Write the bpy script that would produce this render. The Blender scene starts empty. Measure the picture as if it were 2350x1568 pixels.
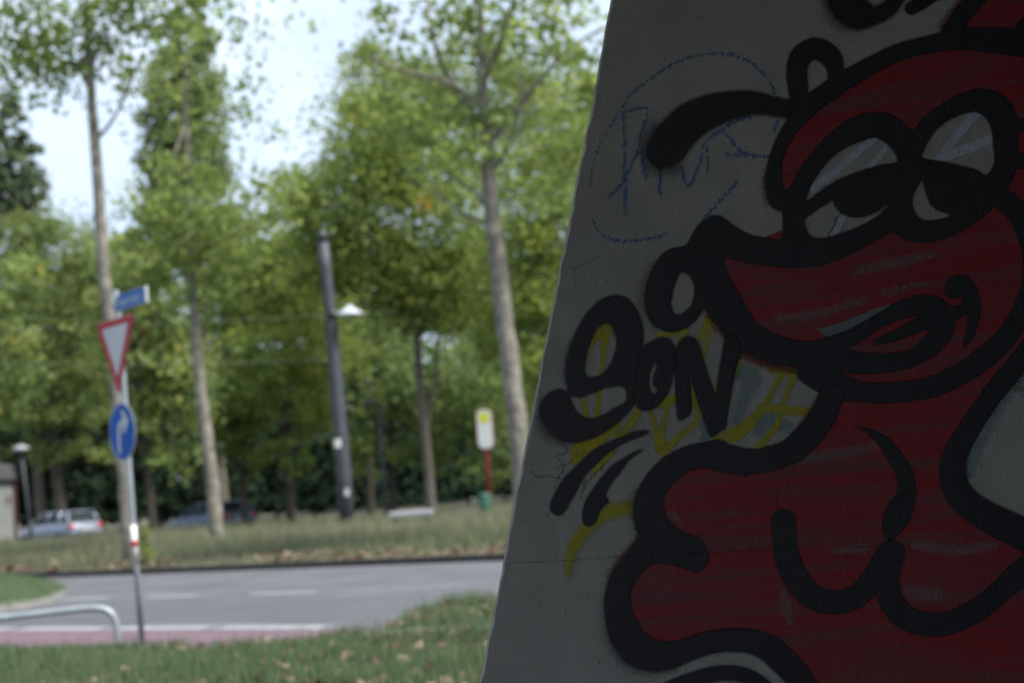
import bpy, math, random
import numpy as np
from mathutils import Matrix, Vector, Quaternion
random.seed(7); rng = np.random.default_rng(7)
R = math.radians
sc = bpy.context.scene
COL = sc.collection

# ---------------------------------------------------------------- camera, sky, sun, exposure
CAM_H, PITCH, ROLL, LENS = 1.40, 5.34, 4.5, 50.0
FPX, CX, CY = 3264.0, 1175.0, 784.0          # 50 mm on 36 mm, on a 2350 x 1568 measuring grid
cam_d = bpy.data.cameras.new('camera'); cam = bpy.data.objects.new('camera', cam_d); COL.objects.link(cam)
cam_d.lens = LENS; cam_d.sensor_width = 36; cam_d.clip_end = 2000; cam_d.clip_start = 0.05
CROT = (Matrix.Rotation(R(90 + PITCH), 3, 'X') @ Matrix.Rotation(R(-ROLL), 3, 'Z'))
cam.matrix_world = Matrix.Translation((0, 0, CAM_H)) @ CROT.to_4x4()
cam_d.dof.use_dof = True; cam_d.dof.focus_distance = 2.85; cam_d.dof.aperture_fstop = 3.1
cam_d.dof.aperture_blades = 0
sc.camera = cam

SUN_EL, SUN_AZ = 58.0, 118.0                  # azimuth from +y towards +x: high on the right, a little behind the camera
w = bpy.data.worlds.new('World'); sc.world = w; w.use_nodes = True
nt = w.node_tree; nt.nodes.clear()
wo = nt.nodes.new('ShaderNodeOutputWorld'); bg = nt.nodes.new('ShaderNodeBackground')
sky = nt.nodes.new('ShaderNodeTexSky'); sky.sky_type = 'NISHITA'; sky.sun_disc = False
sky.sun_elevation = R(SUN_EL); sky.sun_rotation = R(SUN_AZ); sky.dust_density = 3.0; sky.ozone_density = 2.0
tc = nt.nodes.new('ShaderNodeTexCoord'); cl = nt.nodes.new('ShaderNodeTexNoise')
cl.inputs['Scale'].default_value = 2.2; cl.inputs['Detail'].default_value = 6; cl.inputs['Roughness'].default_value = 0.55
mr = nt.nodes.new('ShaderNodeMapRange'); mr.inputs['From Min'].default_value = 0.33; mr.inputs['From Max'].default_value = 0.6
mr.inputs['To Min'].default_value = 0.45; mr.inputs['To Max'].default_value = 0.97
mx = nt.nodes.new('ShaderNodeMix'); mx.data_type = 'RGBA'
mx.inputs['B'].default_value = (6.9, 8.1, 9.9, 1)                  # bright thin cloud
L = nt.links.new
L(tc.outputs['Generated'], cl.inputs['Vector']); L(cl.outputs['Fac'], mr.inputs['Value'])
L(mr.outputs['Result'], mx.inputs['Factor']); L(sky.outputs['Color'], mx.inputs['A']); L(mx.outputs['Result'], bg.inputs['Color'])
bg.inputs['Strength'].default_value = 0.057
L(bg.outputs['Background'], wo.inputs['Surface'])
sun_d = bpy.data.lights.new('sun', 'SUN'); sun = bpy.data.objects.new('sun', sun_d); COL.objects.link(sun)
sun_d.energy = 3.5; sun_d.angle = R(10); sun_d.color = (1.0, 0.96, 0.88)
sv = Vector((math.sin(R(SUN_AZ)) * math.cos(R(SUN_EL)), math.cos(R(SUN_AZ)) * math.cos(R(SUN_EL)), math.sin(R(SUN_EL))))
sun.rotation_euler = sv.to_track_quat('Z', 'Y').to_euler()
sc.view_settings.view_transform = 'Standard'; sc.view_settings.look = 'None'
sc.view_settings.gamma = 1.0; sc.view_settings.exposure = 1.42
sc.render.engine = 'CYCLES'
sc.cycles.max_bounces = 6; sc.cycles.transparent_max_bounces = 32; sc.cycles.use_denoising = True

# ---------------------------------------------------------------- measuring helpers
def ray(x, y):
    return CROT @ Vector(((x - CX) / FPX, -(y - CY) / FPX, -1.0))
def P(x, y, depth):                             # the point seen at (x, y), 'depth' metres ahead
    v = ray(x, y); return Vector((0, 0, CAM_H)) + v * (depth / v.y)
def G(x, y, z=0.0):                             # the point of the ground seen at (x, y)
    v = ray(x, y); return Vector((0, 0, CAM_H)) + v * ((z - CAM_H) / v.z)
def px_m(depth): return FPX / depth
ROAD_A = R(55.8)
RD = Vector((-math.sin(ROAD_A), math.cos(ROAD_A), 0)); RN = Vector((math.cos(ROAD_A), math.sin(ROAD_A), 0))
def st(s, t, z=0.0): return Vector((RD.x * s + RN.x * t, RD.y * s + RN.y * t, z))
def to_st(p): return (p.x * RD.x + p.y * RD.y, p.x * RN.x + p.y * RN.y)

# ---------------------------------------------------------------- materials
MATS = {}
def new_mat(name):
    m = bpy.data.materials.new(name); m.use_nodes = True
    n = m.node_tree.nodes; b = n['Principled BSDF']; MATS[name] = m
    return m, n, m.node_tree.links.new, b
def mat(name, col, rough=0.7, var=0.15, scale=8.0, metal=0.0, bump=0.0, bscale=60.0, coat=0.0, spec=0.4, detail=4):
    m, n, l, b = new_mat(name)
    b.inputs['Roughness'].default_value = rough; b.inputs['Metallic'].default_value = metal
    b.inputs['Coat Weight'].default_value = coat; b.inputs['Specular IOR Level'].default_value = spec
    t = n.new('ShaderNodeTexCoord'); no = n.new('ShaderNodeTexNoise')
    no.inputs['Scale'].default_value = scale; no.inputs['Detail'].default_value = detail
    l(t.outputs['Object'], no.inputs['Vector'])
    r = n.new('ShaderNodeMapRange'); r.inputs['From Min'].default_value = .3; r.inputs['From Max'].default_value = .7
    r.inputs['To Min'].default_value = 1 - var; r.inputs['To Max'].default_value = 1 + var
    l(no.outputs['Fac'], r.inputs['Value'])
    mm = n.new('ShaderNodeVectorMath'); mm.operation = 'SCALE'; mm.inputs[0].default_value = col[:3]
    l(r.outputs['Result'], mm.inputs['Scale']); l(mm.outputs['Vector'], b.inputs['Base Color'])
    if bump:
        n2 = n.new('ShaderNodeTexNoise'); n2.inputs['Scale'].default_value = bscale; n2.inputs['Detail'].default_value = 5
        l(t.outputs['Object'], n2.inputs['Vector'])
        bp = n.new('ShaderNodeBump'); bp.inputs['Strength'].default_value = bump; bp.inputs['Distance'].default_value = 0.02
        l(n2.outputs['Fac'], bp.inputs['Height']); l(bp.outputs['Normal'], b.inputs['Normal'])
    return m
def leaf_mat(name, stops, trans=0.35, rough=0.55):
    """leaf colour picked per leaf from the 'tint' attribute; thin leaves pass some light"""
    m, n, l, b = new_mat(name)
    at = n.new('ShaderNodeAttribute'); at.attribute_name = 'tint'
    cr = n.new('ShaderNodeValToRGB'); el = cr.color_ramp.elements
    while len(el) < len(stops): el.new(0.5)
    for e, (p, c) in zip(el, stops): e.position = p; e.color = (*c, 1)
    l(at.outputs['Fac'], cr.inputs['Fac']); l(cr.outputs['Color'], b.inputs['Base Color'])
    b.inputs['Roughness'].default_value = rough; b.inputs['Specular IOR Level'].default_value = 0.12
    tr = n.new('ShaderNodeBsdfTranslucent'); ms = n.new('ShaderNodeMixShader'); ms.inputs['Fac'].default_value = trans
    hs = n.new('ShaderNodeHueSaturation'); hs.inputs['Value'].default_value = 1.8; hs.inputs['Saturation'].default_value = 1.1
    l(cr.outputs['Color'], hs.inputs['Color']); l(hs.outputs['Color'], tr.inputs['Color'])
    l(b.outputs['BSDF'], ms.inputs[1]); l(tr.outputs['BSDF'], ms.inputs[2])
    l(ms.outputs['Shader'], n['Material Output'].inputs['Surface'])
    return m

# ---------------------------------------------------------------- mesh helpers
class MB:
    def __init__(s): s.v = []; s.f = []
    def add(s, vs, fs):
        o = len(s.v); s.v += [tuple(v) for v in vs]; s.f += [tuple(i + o for i in f) for f in fs]; return s
    def box(s, c, d, rz=0.0, bev=0.0):
        hx, hy, hz = d[0] / 2, d[1] / 2, d[2] / 2; cs, sn = math.cos(rz), math.sin(rz)
        b = min(bev, hx * .9, hy * .9, hz * .9)
        pts = []
        if b <= 0:
            pts = [(x, y, z) for z in (-hz, hz) for x, y in ((-hx, -hy), (hx, -hy), (hx, hy), (-hx, hy))]
            fs = [(3, 2, 1, 0), (4, 5, 6, 7), (0, 1, 5, 4), (1, 2, 6, 5), (2, 3, 7, 6), (3, 0, 4, 7)]
        else:
            def ring(k, z): return [(-hx + k, -hy, z), (hx - k, -hy, z), (hx, -hy + k, z), (hx, hy - k, z), (hx - k, hy, z), (-hx + k, hy, z), (-hx, hy - k, z), (-hx, -hy + k, z)]
            def ins(k, z): 
                return [(x * (hx - k) / hx, y * (hy - k) / hy, z) for x, y, _ in ring(b, z)]
            rs = [ins(b, -hz), ring(b, -hz + b), ring(b, hz - b), ins(b, hz)]
            pts = sum(rs, []); fs = [tuple(range(7, -1, -1)), tuple(range(24, 32))]
            for k in range(3):
                for i in range(8): j = (i + 1) % 8; fs.append((k * 8 + i, k * 8 + j, k * 8 + 8 + j, k * 8 + 8 + i))
        return s.add([(c[0] + x * cs - y * sn, c[1] + x * sn + y * cs, c[2] + z) for x, y, z in pts], fs)
    def tube(s, pts, rad, n=12, cap=True):
        pts = [Vector(p) for p in pts]; k = len(pts)
        if not hasattr(rad, '__len__'): rad = [rad] * k
        vs = []; up = None
        for i, p in enumerate(pts):
            d = (pts[min(i + 1, k - 1)] - pts[max(i - 1, 0)]).normalized()
            if up is None:
                a = Vector((0, 0, 1)) if abs(d.z) < .9 else Vector((1, 0, 0)); up = d.cross(a).normalized()
            up = (up - d * up.dot(d)).normalized(); q = d.cross(up)
            for j in range(n):
                a = 2 * math.pi * j / n; vs.append(p + (up * math.cos(a) + q * math.sin(a)) * rad[i])
        fs = [(i * n + j, i * n + (j + 1) % n, (i + 1) * n + (j + 1) % n, (i + 1) * n + j) for i in range(k - 1) for j in range(n)]
        if cap: fs += [tuple(range(n - 1, -1, -1)), tuple(range((k - 1) * n, k * n))]
        return s.add(vs, fs)
    def lathe(s, c, prof, n=20):                # prof: (radius, z)
        vs = [(c[0] + r * math.cos(2 * math.pi * j / n), c[1] + r * math.sin(2 * math.pi * j / n), c[2] + z) for r, z in prof for j in range(n)]
        k = len(prof)
        fs = [(i * n + j, i * n + (j + 1) % n, (i + 1) * n + (j + 1) % n, (i + 1) * n + j) for i in range(k - 1) for j in range(n)]
        fs += [tuple(range(n - 1, -1, -1)), tuple(range((k - 1) * n, k * n))]
        return s.add(vs, fs)
    def prism(s, poly, o, ex, ey, en, t):       # poly in the plane (ex, ey) at o, thickness t along en
        o, ex, ey, en = Vector(o), Vector(ex), Vector(ey), Vector(en); n = len(poly)
        a = [o + ex * x + ey * y for x, y in poly]; b = [p + en * t for p in a]
        return s.add(a + b, [tuple(range(n - 1, -1, -1)), tuple(range(n, 2 * n))] + [(i, (i + 1) % n, n + (i + 1) % n, n + i) for i in range(n)])
    def build(s, name, m, parent=None, smooth=False):
        me = bpy.data.meshes.new(name); me.from_pydata(s.v, [], s.f); me.update()
        return obj(name, me, m, parent, smooth)
def obj(name, me, m, parent=None, smooth=False):
    if m is not None: me.materials.append(MATS[m] if isinstance(m, str) else m)
    o = bpy.data.objects.new(name, me); COL.objects.link(o)
    if parent is not None: o.parent = parent
    if smooth:
        me.shade_smooth()
    return o
def fix_normals(o):
    import bmesh
    b = bmesh.new(); b.from_mesh(o.data); bmesh.ops.recalc_face_normals(b, faces=b.faces); b.to_mesh(o.data); b.free(); return o
def empty(name, loc, rz=0.0):
    o = bpy.data.objects.new(name, None); COL.objects.link(o); o.location = loc; o.rotation_euler = (0, 0, rz); return o
def tag(o, label=None, cat=None, group=None, kind=None):
    for k, v in (('label', label), ('category', cat), ('group', group), ('kind', kind)):
        if v: o[k] = v
    return o
def quads_mesh(name, V, tint=None, smooth=False):
    """V: (n,4,3) array of separate quads"""
    n = len(V); me = bpy.data.meshes.new(name)
    me.vertices.add(n * 4); me.vertices.foreach_set('co', V.reshape(-1).astype(np.float32))
    me.loops.add(n * 4); me.loops.foreach_set('vertex_index', np.arange(n * 4, dtype=np.int32))
    me.polygons.add(n); me.polygons.foreach_set('loop_start', np.arange(0, n * 4, 4, dtype=np.int32))
    me.update(calc_edges=True)
    if tint is not None:
        a = me.attributes.new('tint', 'FLOAT', 'FACE'); a.data.foreach_set('value', tint.astype(np.float32))
    return me
def sheet(name, pts, z, m, kind='structure', label=None, thick=0.0, parent=None):
    """flat polygon lying at height z, with a real edge when thick > 0"""
    vs = [(p[0], p[1], z) for p in pts]; n = len(vs)
    area = sum(vs[i][0] * vs[(i + 1) % n][1] - vs[(i + 1) % n][0] * vs[i][1] for i in range(n))
    if area < 0: vs.reverse()
    b = MB()
    if thick:
        b.add(vs + [(x, y, z - thick) for x, y, _ in vs], [tuple(range(n))] + [((i + 1) % n, i, n + i, n + (i + 1) % n) for i in range(n)])
    else: b.add(vs, [tuple(range(n))])
    o = b.build(name, m, parent)
    if kind: o['kind'] = kind
    if label: o['label'] = label
    return o
def catmull(pts, k=6, closed=False):
    p = np.array(pts, float); n = len(p); out = []
    for i in range(n if closed else n - 1):
        if closed: a, b, c, d = p[(i - 1) % n], p[i], p[(i + 1) % n], p[(i + 2) % n]
        else: a, b, c, d = p[max(i - 1, 0)], p[i], p[i + 1], p[min(i + 2, n - 1)]
        for j in range(k):
            t = j / k
            out.append(.5 * ((2 * b) + (c - a) * t + (2 * a - 5 * b + 4 * c - d) * t * t + (3 * b - a - 3 * c + d) * t ** 3))
    if not closed: out.append(p[-1])
    return np.array(out)

# ---------------------------------------------------------------- colours
mat('asphalt', (0.069, 0.071, 0.080), .95, .22, .7, bump=.25, bscale=90)
mat('old_asphalt', (0.059, 0.061, 0.070), .9, .12, .8, bump=.2, bscale=90)
mat('lane_red', (0.100, 0.062, 0.080), .9, .15, 2.0, bump=.2, bscale=80)
mat('road_paint', (0.19, 0.20, 0.215), .8, .22, 6)
mat('faded_paint', (0.10, 0.105, 0.118), .85, .25, 6)
mat('kerb', (0.20, 0.195, 0.185), .9, .2, 3, bump=.3)
mat('dark_kerb', (0.035, 0.033, 0.03), .95, .3, 3, bump=.3)
mat('soil', (0.050, 0.048, 0.026), .95, .35, 1.4, bump=.4, bscale=20)
mat('dry_soil', (0.085, 0.080, 0.045), .95, .35, 1.4, bump=.4, bscale=20)
mat('path_grit', (0.13, 0.12, 0.105), .95, .25, 2.5, bump=.4, bscale=60)
mat('galv', (0.24, 0.27, 0.30), .45, .2, 5, metal=.25)
mat('pole_white', (0.55, 0.55, 0.54), .5, .12, 9)
mat('sign_red', (0.30, 0.018, 0.022), .6, .08, 5, spec=.2)
mat('sign_white', (0.36, 0.39, 0.41), .6, .05, 5)
mat('sign_blue', (0.001, 0.065, 0.30), .6, .08, 5, spec=.15)
mat('street_blue', (0.002, 0.095, 0.33), .6, .08, 5, spec=.15)
mat('sign_back', (0.28, 0.29, 0.30), .5, .1, 5, metal=.4)
mat('mast', (0.042, 0.048, 0.060), .6, .15, 4)
mat('mast_cap', (0.03, 0.033, 0.038), .5, .1, 4)
mat('wire', (0.13, 0.135, 0.14), .5, .1, 4)
mat('lamp_white', (0.36, 0.39, 0.43), .35, .05, 4)
mat('bark_light', (0.155, 0.145, 0.12), .9, .45, 5, bump=.5, bscale=18, detail=6)
mat('bark_dark', (0.045, 0.038, 0.030), .95, .35, 5, bump=.6, bscale=14)
mat('bark_mid', (0.10, 0.09, 0.072), .95, .35, 5, bump=.6, bscale=14)
mat('stop_red', (0.15, 0.018, 0.018), .45, .1, 5)
mat('stop_yellow', (0.55, 0.48, 0.03), .45, .05, 5)
mat('stop_green', (0.03, 0.22, 0.06), .45, .05, 5)
mat('bin_green', (0.02, 0.085, 0.05), .5, .15, 5)
mat('bench_grey', (0.21, 0.225, 0.245), .7, .12, 4)
mat('shed_wall', (0.18, 0.19, 0.19), .8, .12, 2)
mat('shed_roof', (0.075, 0.075, 0.078), .8, .12, 2)
mat('shed_trim', (0.10, 0.03, 0.03), .6, .12, 2)
mat('car_silver', (0.17, 0.195, 0.25), .4, .03, 1, metal=.3, coat=.2)
mat('car_dark', (0.055, 0.080, 0.125), .4, .03, 1, metal=.2, coat=.2)
mat('car_glass', (0.012, 0.018, 0.022), .5, .02, 1, spec=.12)
mat('tyre', (0.014, 0.014, 0.015), .85, .1, 6)
mat('rim', (0.30, 0.31, 0.32), .35, .05, 6, metal=.8)
mat('tail_red', (0.42, 0.025, 0.03), .25, .05, 6)
mat('plate_white', (0.38, 0.40, 0.40), .5, .03, 6)
mat('black_plastic', (0.02, 0.02, 0.021), .6, .05, 6)
leaf_mat('leaf_plane', [(0, (.085, .130, .045)), (.45, (.135, .185, .060)), (.85, (.19, .225, .075)), (.995, (.22, .23, .065)), (1, (.25, .13, .03))], trans=.5)
leaf_mat('leaf_green', [(0, (0.077, 0.120, 0.050)), (.5, (0.134, 0.180, 0.065)), (.9, (0.198, 0.228, 0.077)), (1, (0.230, 0.204, 0.062))], trans=.5)
leaf_mat('leaf_maple', [(0, (0.081, 0.122, 0.039)), (.5, (0.138, 0.183, 0.052)), (.86, (0.196, 0.226, 0.062)), (.995, (0.230, 0.213, 0.058)), (1, (0.276, 0.122, 0.026))], trans=.5)
leaf_mat('leaf_poplar', [(0, (.080, .110, .055)), (.5, (.125, .160, .070)), (1, (.17, .20, .085))], trans=.5)
leaf_mat('leaf_cypress', [(0, (0.056, 0.085, 0.054)), (.6, (0.094, 0.125, 0.072)), (1, (0.138, 0.169, 0.090))], trans=.3, rough=.8)
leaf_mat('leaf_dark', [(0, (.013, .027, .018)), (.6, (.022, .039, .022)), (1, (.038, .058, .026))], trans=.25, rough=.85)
leaf_mat('leaf_orange', [(0, (.30, .13, .03)), (1, (.34, .15, .035))])
leaf_mat('leaf_bright', [(0, (.11, .15, .02)), (1, (.15, .19, .03))])
leaf_mat('grass_green', [(0, (0.048, 0.082, 0.040)), (.5, (0.078, 0.121, 0.059)), (.85, (0.114, 0.146, 0.073)), (1, (0.209, 0.200, 0.111))], trans=.3)
leaf_mat('grass_dry', [(0, (0.068, 0.095, 0.050)), (.4, (0.117, 0.135, 0.079)), (.8, (0.176, 0.176, 0.113)), (1, (0.252, 0.230, 0.153))], trans=.3)
leaf_mat('leaf_litter', [(0, (.065, .038, .025)), (.5, (.115, .072, .050)), (1, (.22, .17, .13))], trans=.1)

# ---------------------------------------------------------------- the concrete pier wall
WALL_A = R(27.0)
WO = P(1220, 960, 3.0); WO.z = 0.0
WU = Vector((math.cos(WALL_A), -math.sin(WALL_A), 0)); WN = Vector((math.sin(WALL_A), math.cos(WALL_A), 0))
def wall_uv(x, y):
    v = ray(x, y); c = Vector((0, 0, CAM_H)); t = (WO - c).dot(WN) / v.dot(WN); p = c + v * t
    return ((p - WO).dot(WU), p.z)
def uv_px(u, v):                                  # arrays: wall metres -> measuring grid
    Rm = np.array(CROT)                           # columns: camera axes in the world
    p = np.stack([WO.x + WU.x * u, WO.y + WU.y * u, v - CAM_H], -1) @ Rm
    return CX + FPX * p[..., 0] / -p[..., 2], CY - FPX * p[..., 1] / -p[..., 2]

def plaster(n, l, b, strength=.5):
    """shared fine relief of the rough painted render, in wall coordinates"""
    t = n.new('ShaderNodeTexCoord')
    mp = n.new('ShaderNodeMapping'); mp.inputs['Scale'].default_value = (1.0, 1.0, 0.45); mp.inputs['Rotation'].default_value = (0, R(-24), 0)
    l(t.outputs['Object'], mp.inputs['Vector'])
    a = n.new('ShaderNodeTexNoise'); a.inputs['Scale'].default_value = 210; a.inputs['Detail'].default_value = 4; a.inputs['Roughness'].default_value = .65
    l(mp.outputs['Vector'], a.inputs['Vector'])
    c = n.new('ShaderNodeTexNoise'); c.inputs['Scale'].default_value = 9; c.inputs['Detail'].default_value = 3
    l(t.outputs['Object'], c.inputs['Vector'])
    v = n.new('ShaderNodeTexVoronoi'); v.inputs['Scale'].default_value = 26; v.inputs['Randomness'].default_value = 1
    l(t.outputs['Object'], v.inputs['Vector'])
    pit = n.new('ShaderNodeMapRange'); pit.inputs['From Min'].default_value = .030; pit.inputs['From Max'].default_value = .055
    l(v.outputs['Distance'], pit.inputs['Value'])
    m1 = n.new('ShaderNodeMath'); m1.operation = 'MULTIPLY_ADD'; m1.inputs[1].default_value = 1.6
    l(c.outputs['Fac'], m1.inputs[0]); l(a.outputs['Fac'], m1.inputs[2])
    m2 = n.new('ShaderNodeMath'); m2.operation = 'MULTIPLY_ADD'; m2.inputs[1].default_value = .5
    l(pit.outputs['Result'], m2.inputs[0]); l(m1.outputs['Value'], m2.inputs[2])
    bp = n.new('ShaderNodeBump'); bp.inputs['Strength'].default_value = strength; bp.inputs['Distance'].default_value = .004
    l(m2.outputs['Value'], bp.inputs['Height']); l(bp.outputs['Normal'], b.inputs['Normal'])
    return t, a, c, pit
def concrete_mat(name, col):
    m, n, l, b = new_mat(name); b.inputs['Roughness'].default_value = .85; b.inputs['Specular IOR Level'].default_value = .25
    t, a, c, pit = plaster(n, l, b, .5)
    st_ = n.new('ShaderNodeMapping'); st_.inputs['Scale'].default_value = (5, 5, .7); l(t.outputs['Object'], st_.inputs['Vector'])
    s = n.new('ShaderNodeTexNoise'); s.inputs['Scale'].default_value = 1.3; s.inputs['Detail'].default_value = 7; s.inputs['Roughness'].default_value = .65
    l(st_.outputs['Vector'], s.inputs['Vector'])
    def rng_(src, lo, hi, a0=.3, a1=.7):
        q = n.new('ShaderNodeMapRange'); q.inputs['From Min'].default_value = a0; q.inputs['From Max'].default_value = a1
        q.inputs['To Min'].default_value = lo; q.inputs['To Max'].default_value = hi; l(src, q.inputs['Value']); return q.outputs['Result']
    k1 = n.new('ShaderNodeMath'); k1.operation = 'MULTIPLY'; l(rng_(s.outputs['Fac'], .87, 1.1), k1.inputs[0]); l(rng_(a.outputs['Fac'], .86, 1.12), k1.inputs[1])
    k2 = n.new('ShaderNodeMath'); k2.operation = 'MULTIPLY'; l(k1.outputs['Value'], k2.inputs[0]); l(rng_(pit.outputs['Result'], .35, 1, 0, 1), k2.inputs[1])
    k3 = n.new('ShaderNodeMath'); k3.operation = 'MULTIPLY'; l(k2.outputs['Value'], k3.inputs[0]); l(rng_(c.outputs['Fac'], .92, 1.07), k3.inputs[1])
    mm = n.new('ShaderNodeVectorMath'); mm.operation = 'SCALE'; mm.inputs[0].default_value = col
    l(k3.outputs['Value'], mm.inputs['Scale']); l(mm.outputs['Vector'], b.inputs['Base Color'])
    return m
def paint_mat(name, col, streak=0.0, grain=0.5, rough=.6, opacity=1.0, col2=None, chalk=0.0, edge=1.0):
    """sprayed paint: 'cover' runs from -1 (full) to +1 (none) across the edge, broken up by the wall's grain"""
    m, n, l, b = new_mat(name); b.inputs['Roughness'].default_value = rough; b.inputs['Specular IOR Level'].default_value = .3
    t, a, c, pit = plaster(n, l, b, .4)
    at = n.new('ShaderNodeAttribute'); at.attribute_name = 'cover'
    sp = n.new('ShaderNodeTexNoise'); sp.inputs['Scale'].default_value = 420; sp.inputs['Detail'].default_value = 2
    l(t.outputs['Object'], sp.inputs['Vector'])
    g = n.new('ShaderNodeMath'); g.operation = 'SUBTRACT'; g.inputs[1].default_value = .5; l(sp.outputs['Fac'], g.inputs[0])
    g2 = n.new('ShaderNodeMath'); g2.operation = 'MULTIPLY_ADD'; g2.inputs[1].default_value = grain * 3
    l(g.outputs['Value'], g2.inputs[0]); l(at.outputs['Fac'], g2.inputs[2])
    g3 = n.new('ShaderNodeMath'); g3.operation = 'MULTIPLY_ADD'; g3.inputs[1].default_value = chalk * 6
    h = n.new('ShaderNodeMath'); h.operation = 'SUBTRACT'; h.inputs[1].default_value = .5; l(a.outputs['Fac'], h.inputs[0])
    l(h.outputs['Value'], g3.inputs[0]); l(g2.outputs['Value'], g3.inputs[2])
    al = n.new('ShaderNodeMapRange'); al.interpolation_type = 'SMOOTHSTEP'
    al.inputs['From Min'].default_value = edge; al.inputs['From Max'].default_value = -edge; al.inputs['To Min'].default_value = 0; al.inputs['To Max'].default_value = opacity
    l(g3.outputs['Value'], al.inputs['Value'])
    # uneven coats: long soft bands left by the cap, plus grain
    mp = n.new('ShaderNodeMapping'); mp.inputs['Scale'].default_value = (1.0, 1, 14); mp.inputs['Rotation'].default_value = (0, R(-7), 0)
    l(t.outputs['Object'], mp.inputs['Vector'])
    s = n.new('ShaderNodeTexNoise'); s.inputs['Scale'].default_value = 2.6; s.inputs['Detail'].default_value = 5; s.inputs['Roughness'].default_value = .6; s.inputs['Distortion'].default_value = .35
    l(mp.outputs['Vector'], s.inputs['Vector'])
    q = n.new('ShaderNodeMapRange'); q.inputs['From Min'].default_value = .42; q.inputs['From Max'].default_value = .62; q.inputs['To Max'].default_value = streak
    l(s.outputs['Fac'], q.inputs['Value'])
    mx_ = n.new('ShaderNodeMix'); mx_.data_type = 'RGBA'; mx_.inputs['A'].default_value = (*col, 1); mx_.inputs['B'].default_value = (*(col2 or col), 1)
    l(q.outputs['Result'], mx_.inputs['Factor'])
    q2 = n.new('ShaderNodeMapRange'); q2.inputs['From Min'].default_value = .3; q2.inputs['From Max'].default_value = .7
    q2.inputs['To Min'].default_value = .85; q2.inputs['To Max'].default_value = 1.15; l(a.outputs['Fac'], q2.inputs['Value'])
    sc_ = n.new('ShaderNodeVectorMath'); sc_.operation = 'SCALE'; l(mx_.outputs['Result'], sc_.inputs[0]); l(q2.outputs['Result'], sc_.inputs['Scale'])
    l(sc_.outputs['Vector'], b.inputs['Base Color'])
    tr = n.new('ShaderNodeBsdfTransparent'); ms = n.new('ShaderNodeMixShader')
    l(al.outputs['Result'], ms.inputs['Fac']); l(tr.outputs['BSDF'], ms.inputs[1]); l(b.outputs['BSDF'], ms.inputs[2])
    l(ms.outputs['Shader'], n['Material Output'].inputs['Surface'])
    return m
concrete_mat('wall_concrete', (0.45, 0.44, 0.395))
concrete_mat('bare_concrete', (0.27, 0.265, 0.25))
paint_mat('paint_black', (0.0140, 0.0150, 0.0185), grain=.5, rough=.5)
paint_mat('paint_red', (0.30, 0.014, 0.021), streak=.8, grain=.5, col2=(0.165, 0.055, 0.058), rough=.55)
paint_mat('paint_yellow', (0.52, 0.47, 0.02), grain=1.6, opacity=.88, streak=.5, col2=(.36, .34, .06), edge=.2)
paint_mat('paint_teal', (0.25, 0.38, 0.38), grain=1.5, opacity=.55, edge=.2)
paint_mat('paint_mist', (0.015, 0.016, 0.020), grain=1.3, opacity=.42)
paint_mat('paint_pale', (0.62, 0.64, 0.72), grain=1.2, opacity=.85, edge=.2)
paint_mat('paint_blue', (0.03, 0.19, 0.52), grain=1.0, opacity=.55, chalk=1.7, edge=.25)
paint_mat('paint_halo', (0.22, 0.03, 0.035), grain=1.2, opacity=.75)
paint_mat('crack_dark', (0.03, 0.03, 0.03), grain=1.0, opacity=.75, chalk=.5)
paint_mat('scuff', (0.30, 0.24, 0.23), grain=1.2, opacity=.42, edge=.2)

wall = empty('graffiti_wall', WO, -WALL_A)
tag(wall, 'grey concrete bridge pier wall with slanted edge, sprayed with red and black graffiti', 'wall')
WALL_TOP = 3.30
e0 = wall_uv(1098, 1568); e1 = wall_uv(1400, 0)
def edge_u(v): return e0[0] + (e1[0] - e0[0]) * (v - e0[1]) / (e1[1] - e0[1])
def wall_body():
    n = 160; vs = []; fs = []; th = .45
    wob = catmull([(random.uniform(-.002, .002),) for _ in range(22)], 8)[:, 0]
    for i in range(n + 1):
        v = WALL_TOP * i / n; u = edge_u(v) + wob[min(i, len(wob) - 1)] * .6 + random.uniform(-.0009, .0009)
        ch = .009 + random.uniform(-.002, .002)
        if random.random() < .07: u += random.uniform(.001, .004)
        vs += [(3.6, 0, v), (u + ch, 0, v), (u, ch * .8, v), (u, th, v), (3.6, th, v)]
    for i in range(n):
        a, b = i * 5, i * 5 + 5
        for k in range(5): j = (k + 1) % 5; fs.append((a + k, b + k, b + j, a + j))
    fs += [(0, 1, 2, 3, 4), tuple(n * 5 + k for k in (4, 3, 2, 1, 0))]
    return fix_normals(MB().add(vs, fs).build('concrete_wall', 'wall_concrete', wall))
wall_body()

# five enlarged views of the wall were measured; each maps to the grid with one scale and its own corner
KS = 0.35254
VIEW = {1: (1086.6, 0.0), 2: (1718.4, 0.0), 3: (1086.6, 473.8), 4: (1718.4, 473.8), 5: (1086.6, 1015.5), 6: (1718.4, 1015.5)}
def cv(k, pts):
    ox, oy = VIEW[k]; out = []
    for p in pts: out.append((ox + KS * p[0], oy + KS * p[1]) + ((KS * p[2],) if len(p) > 2 else ()))
    return out
def sd_stroke(X, Y, pts):
    p = catmull(pts, 6); d = np.full(X.shape, 1e9)
    for a, b in zip(p[:-1], p[1:]):
        bx, by = b[0] - a[0], b[1] - a[1]; L2 = bx * bx + by * by + 1e-9
        t = np.clip(((X - a[0]) * bx + (Y - a[1]) * by) / L2, 0, 1)
        d = np.minimum(d, np.hypot(X - a[0] - bx * t, Y - a[1] - by * t) - (a[2] + (b[2] - a[2]) * t))
    return d
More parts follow.
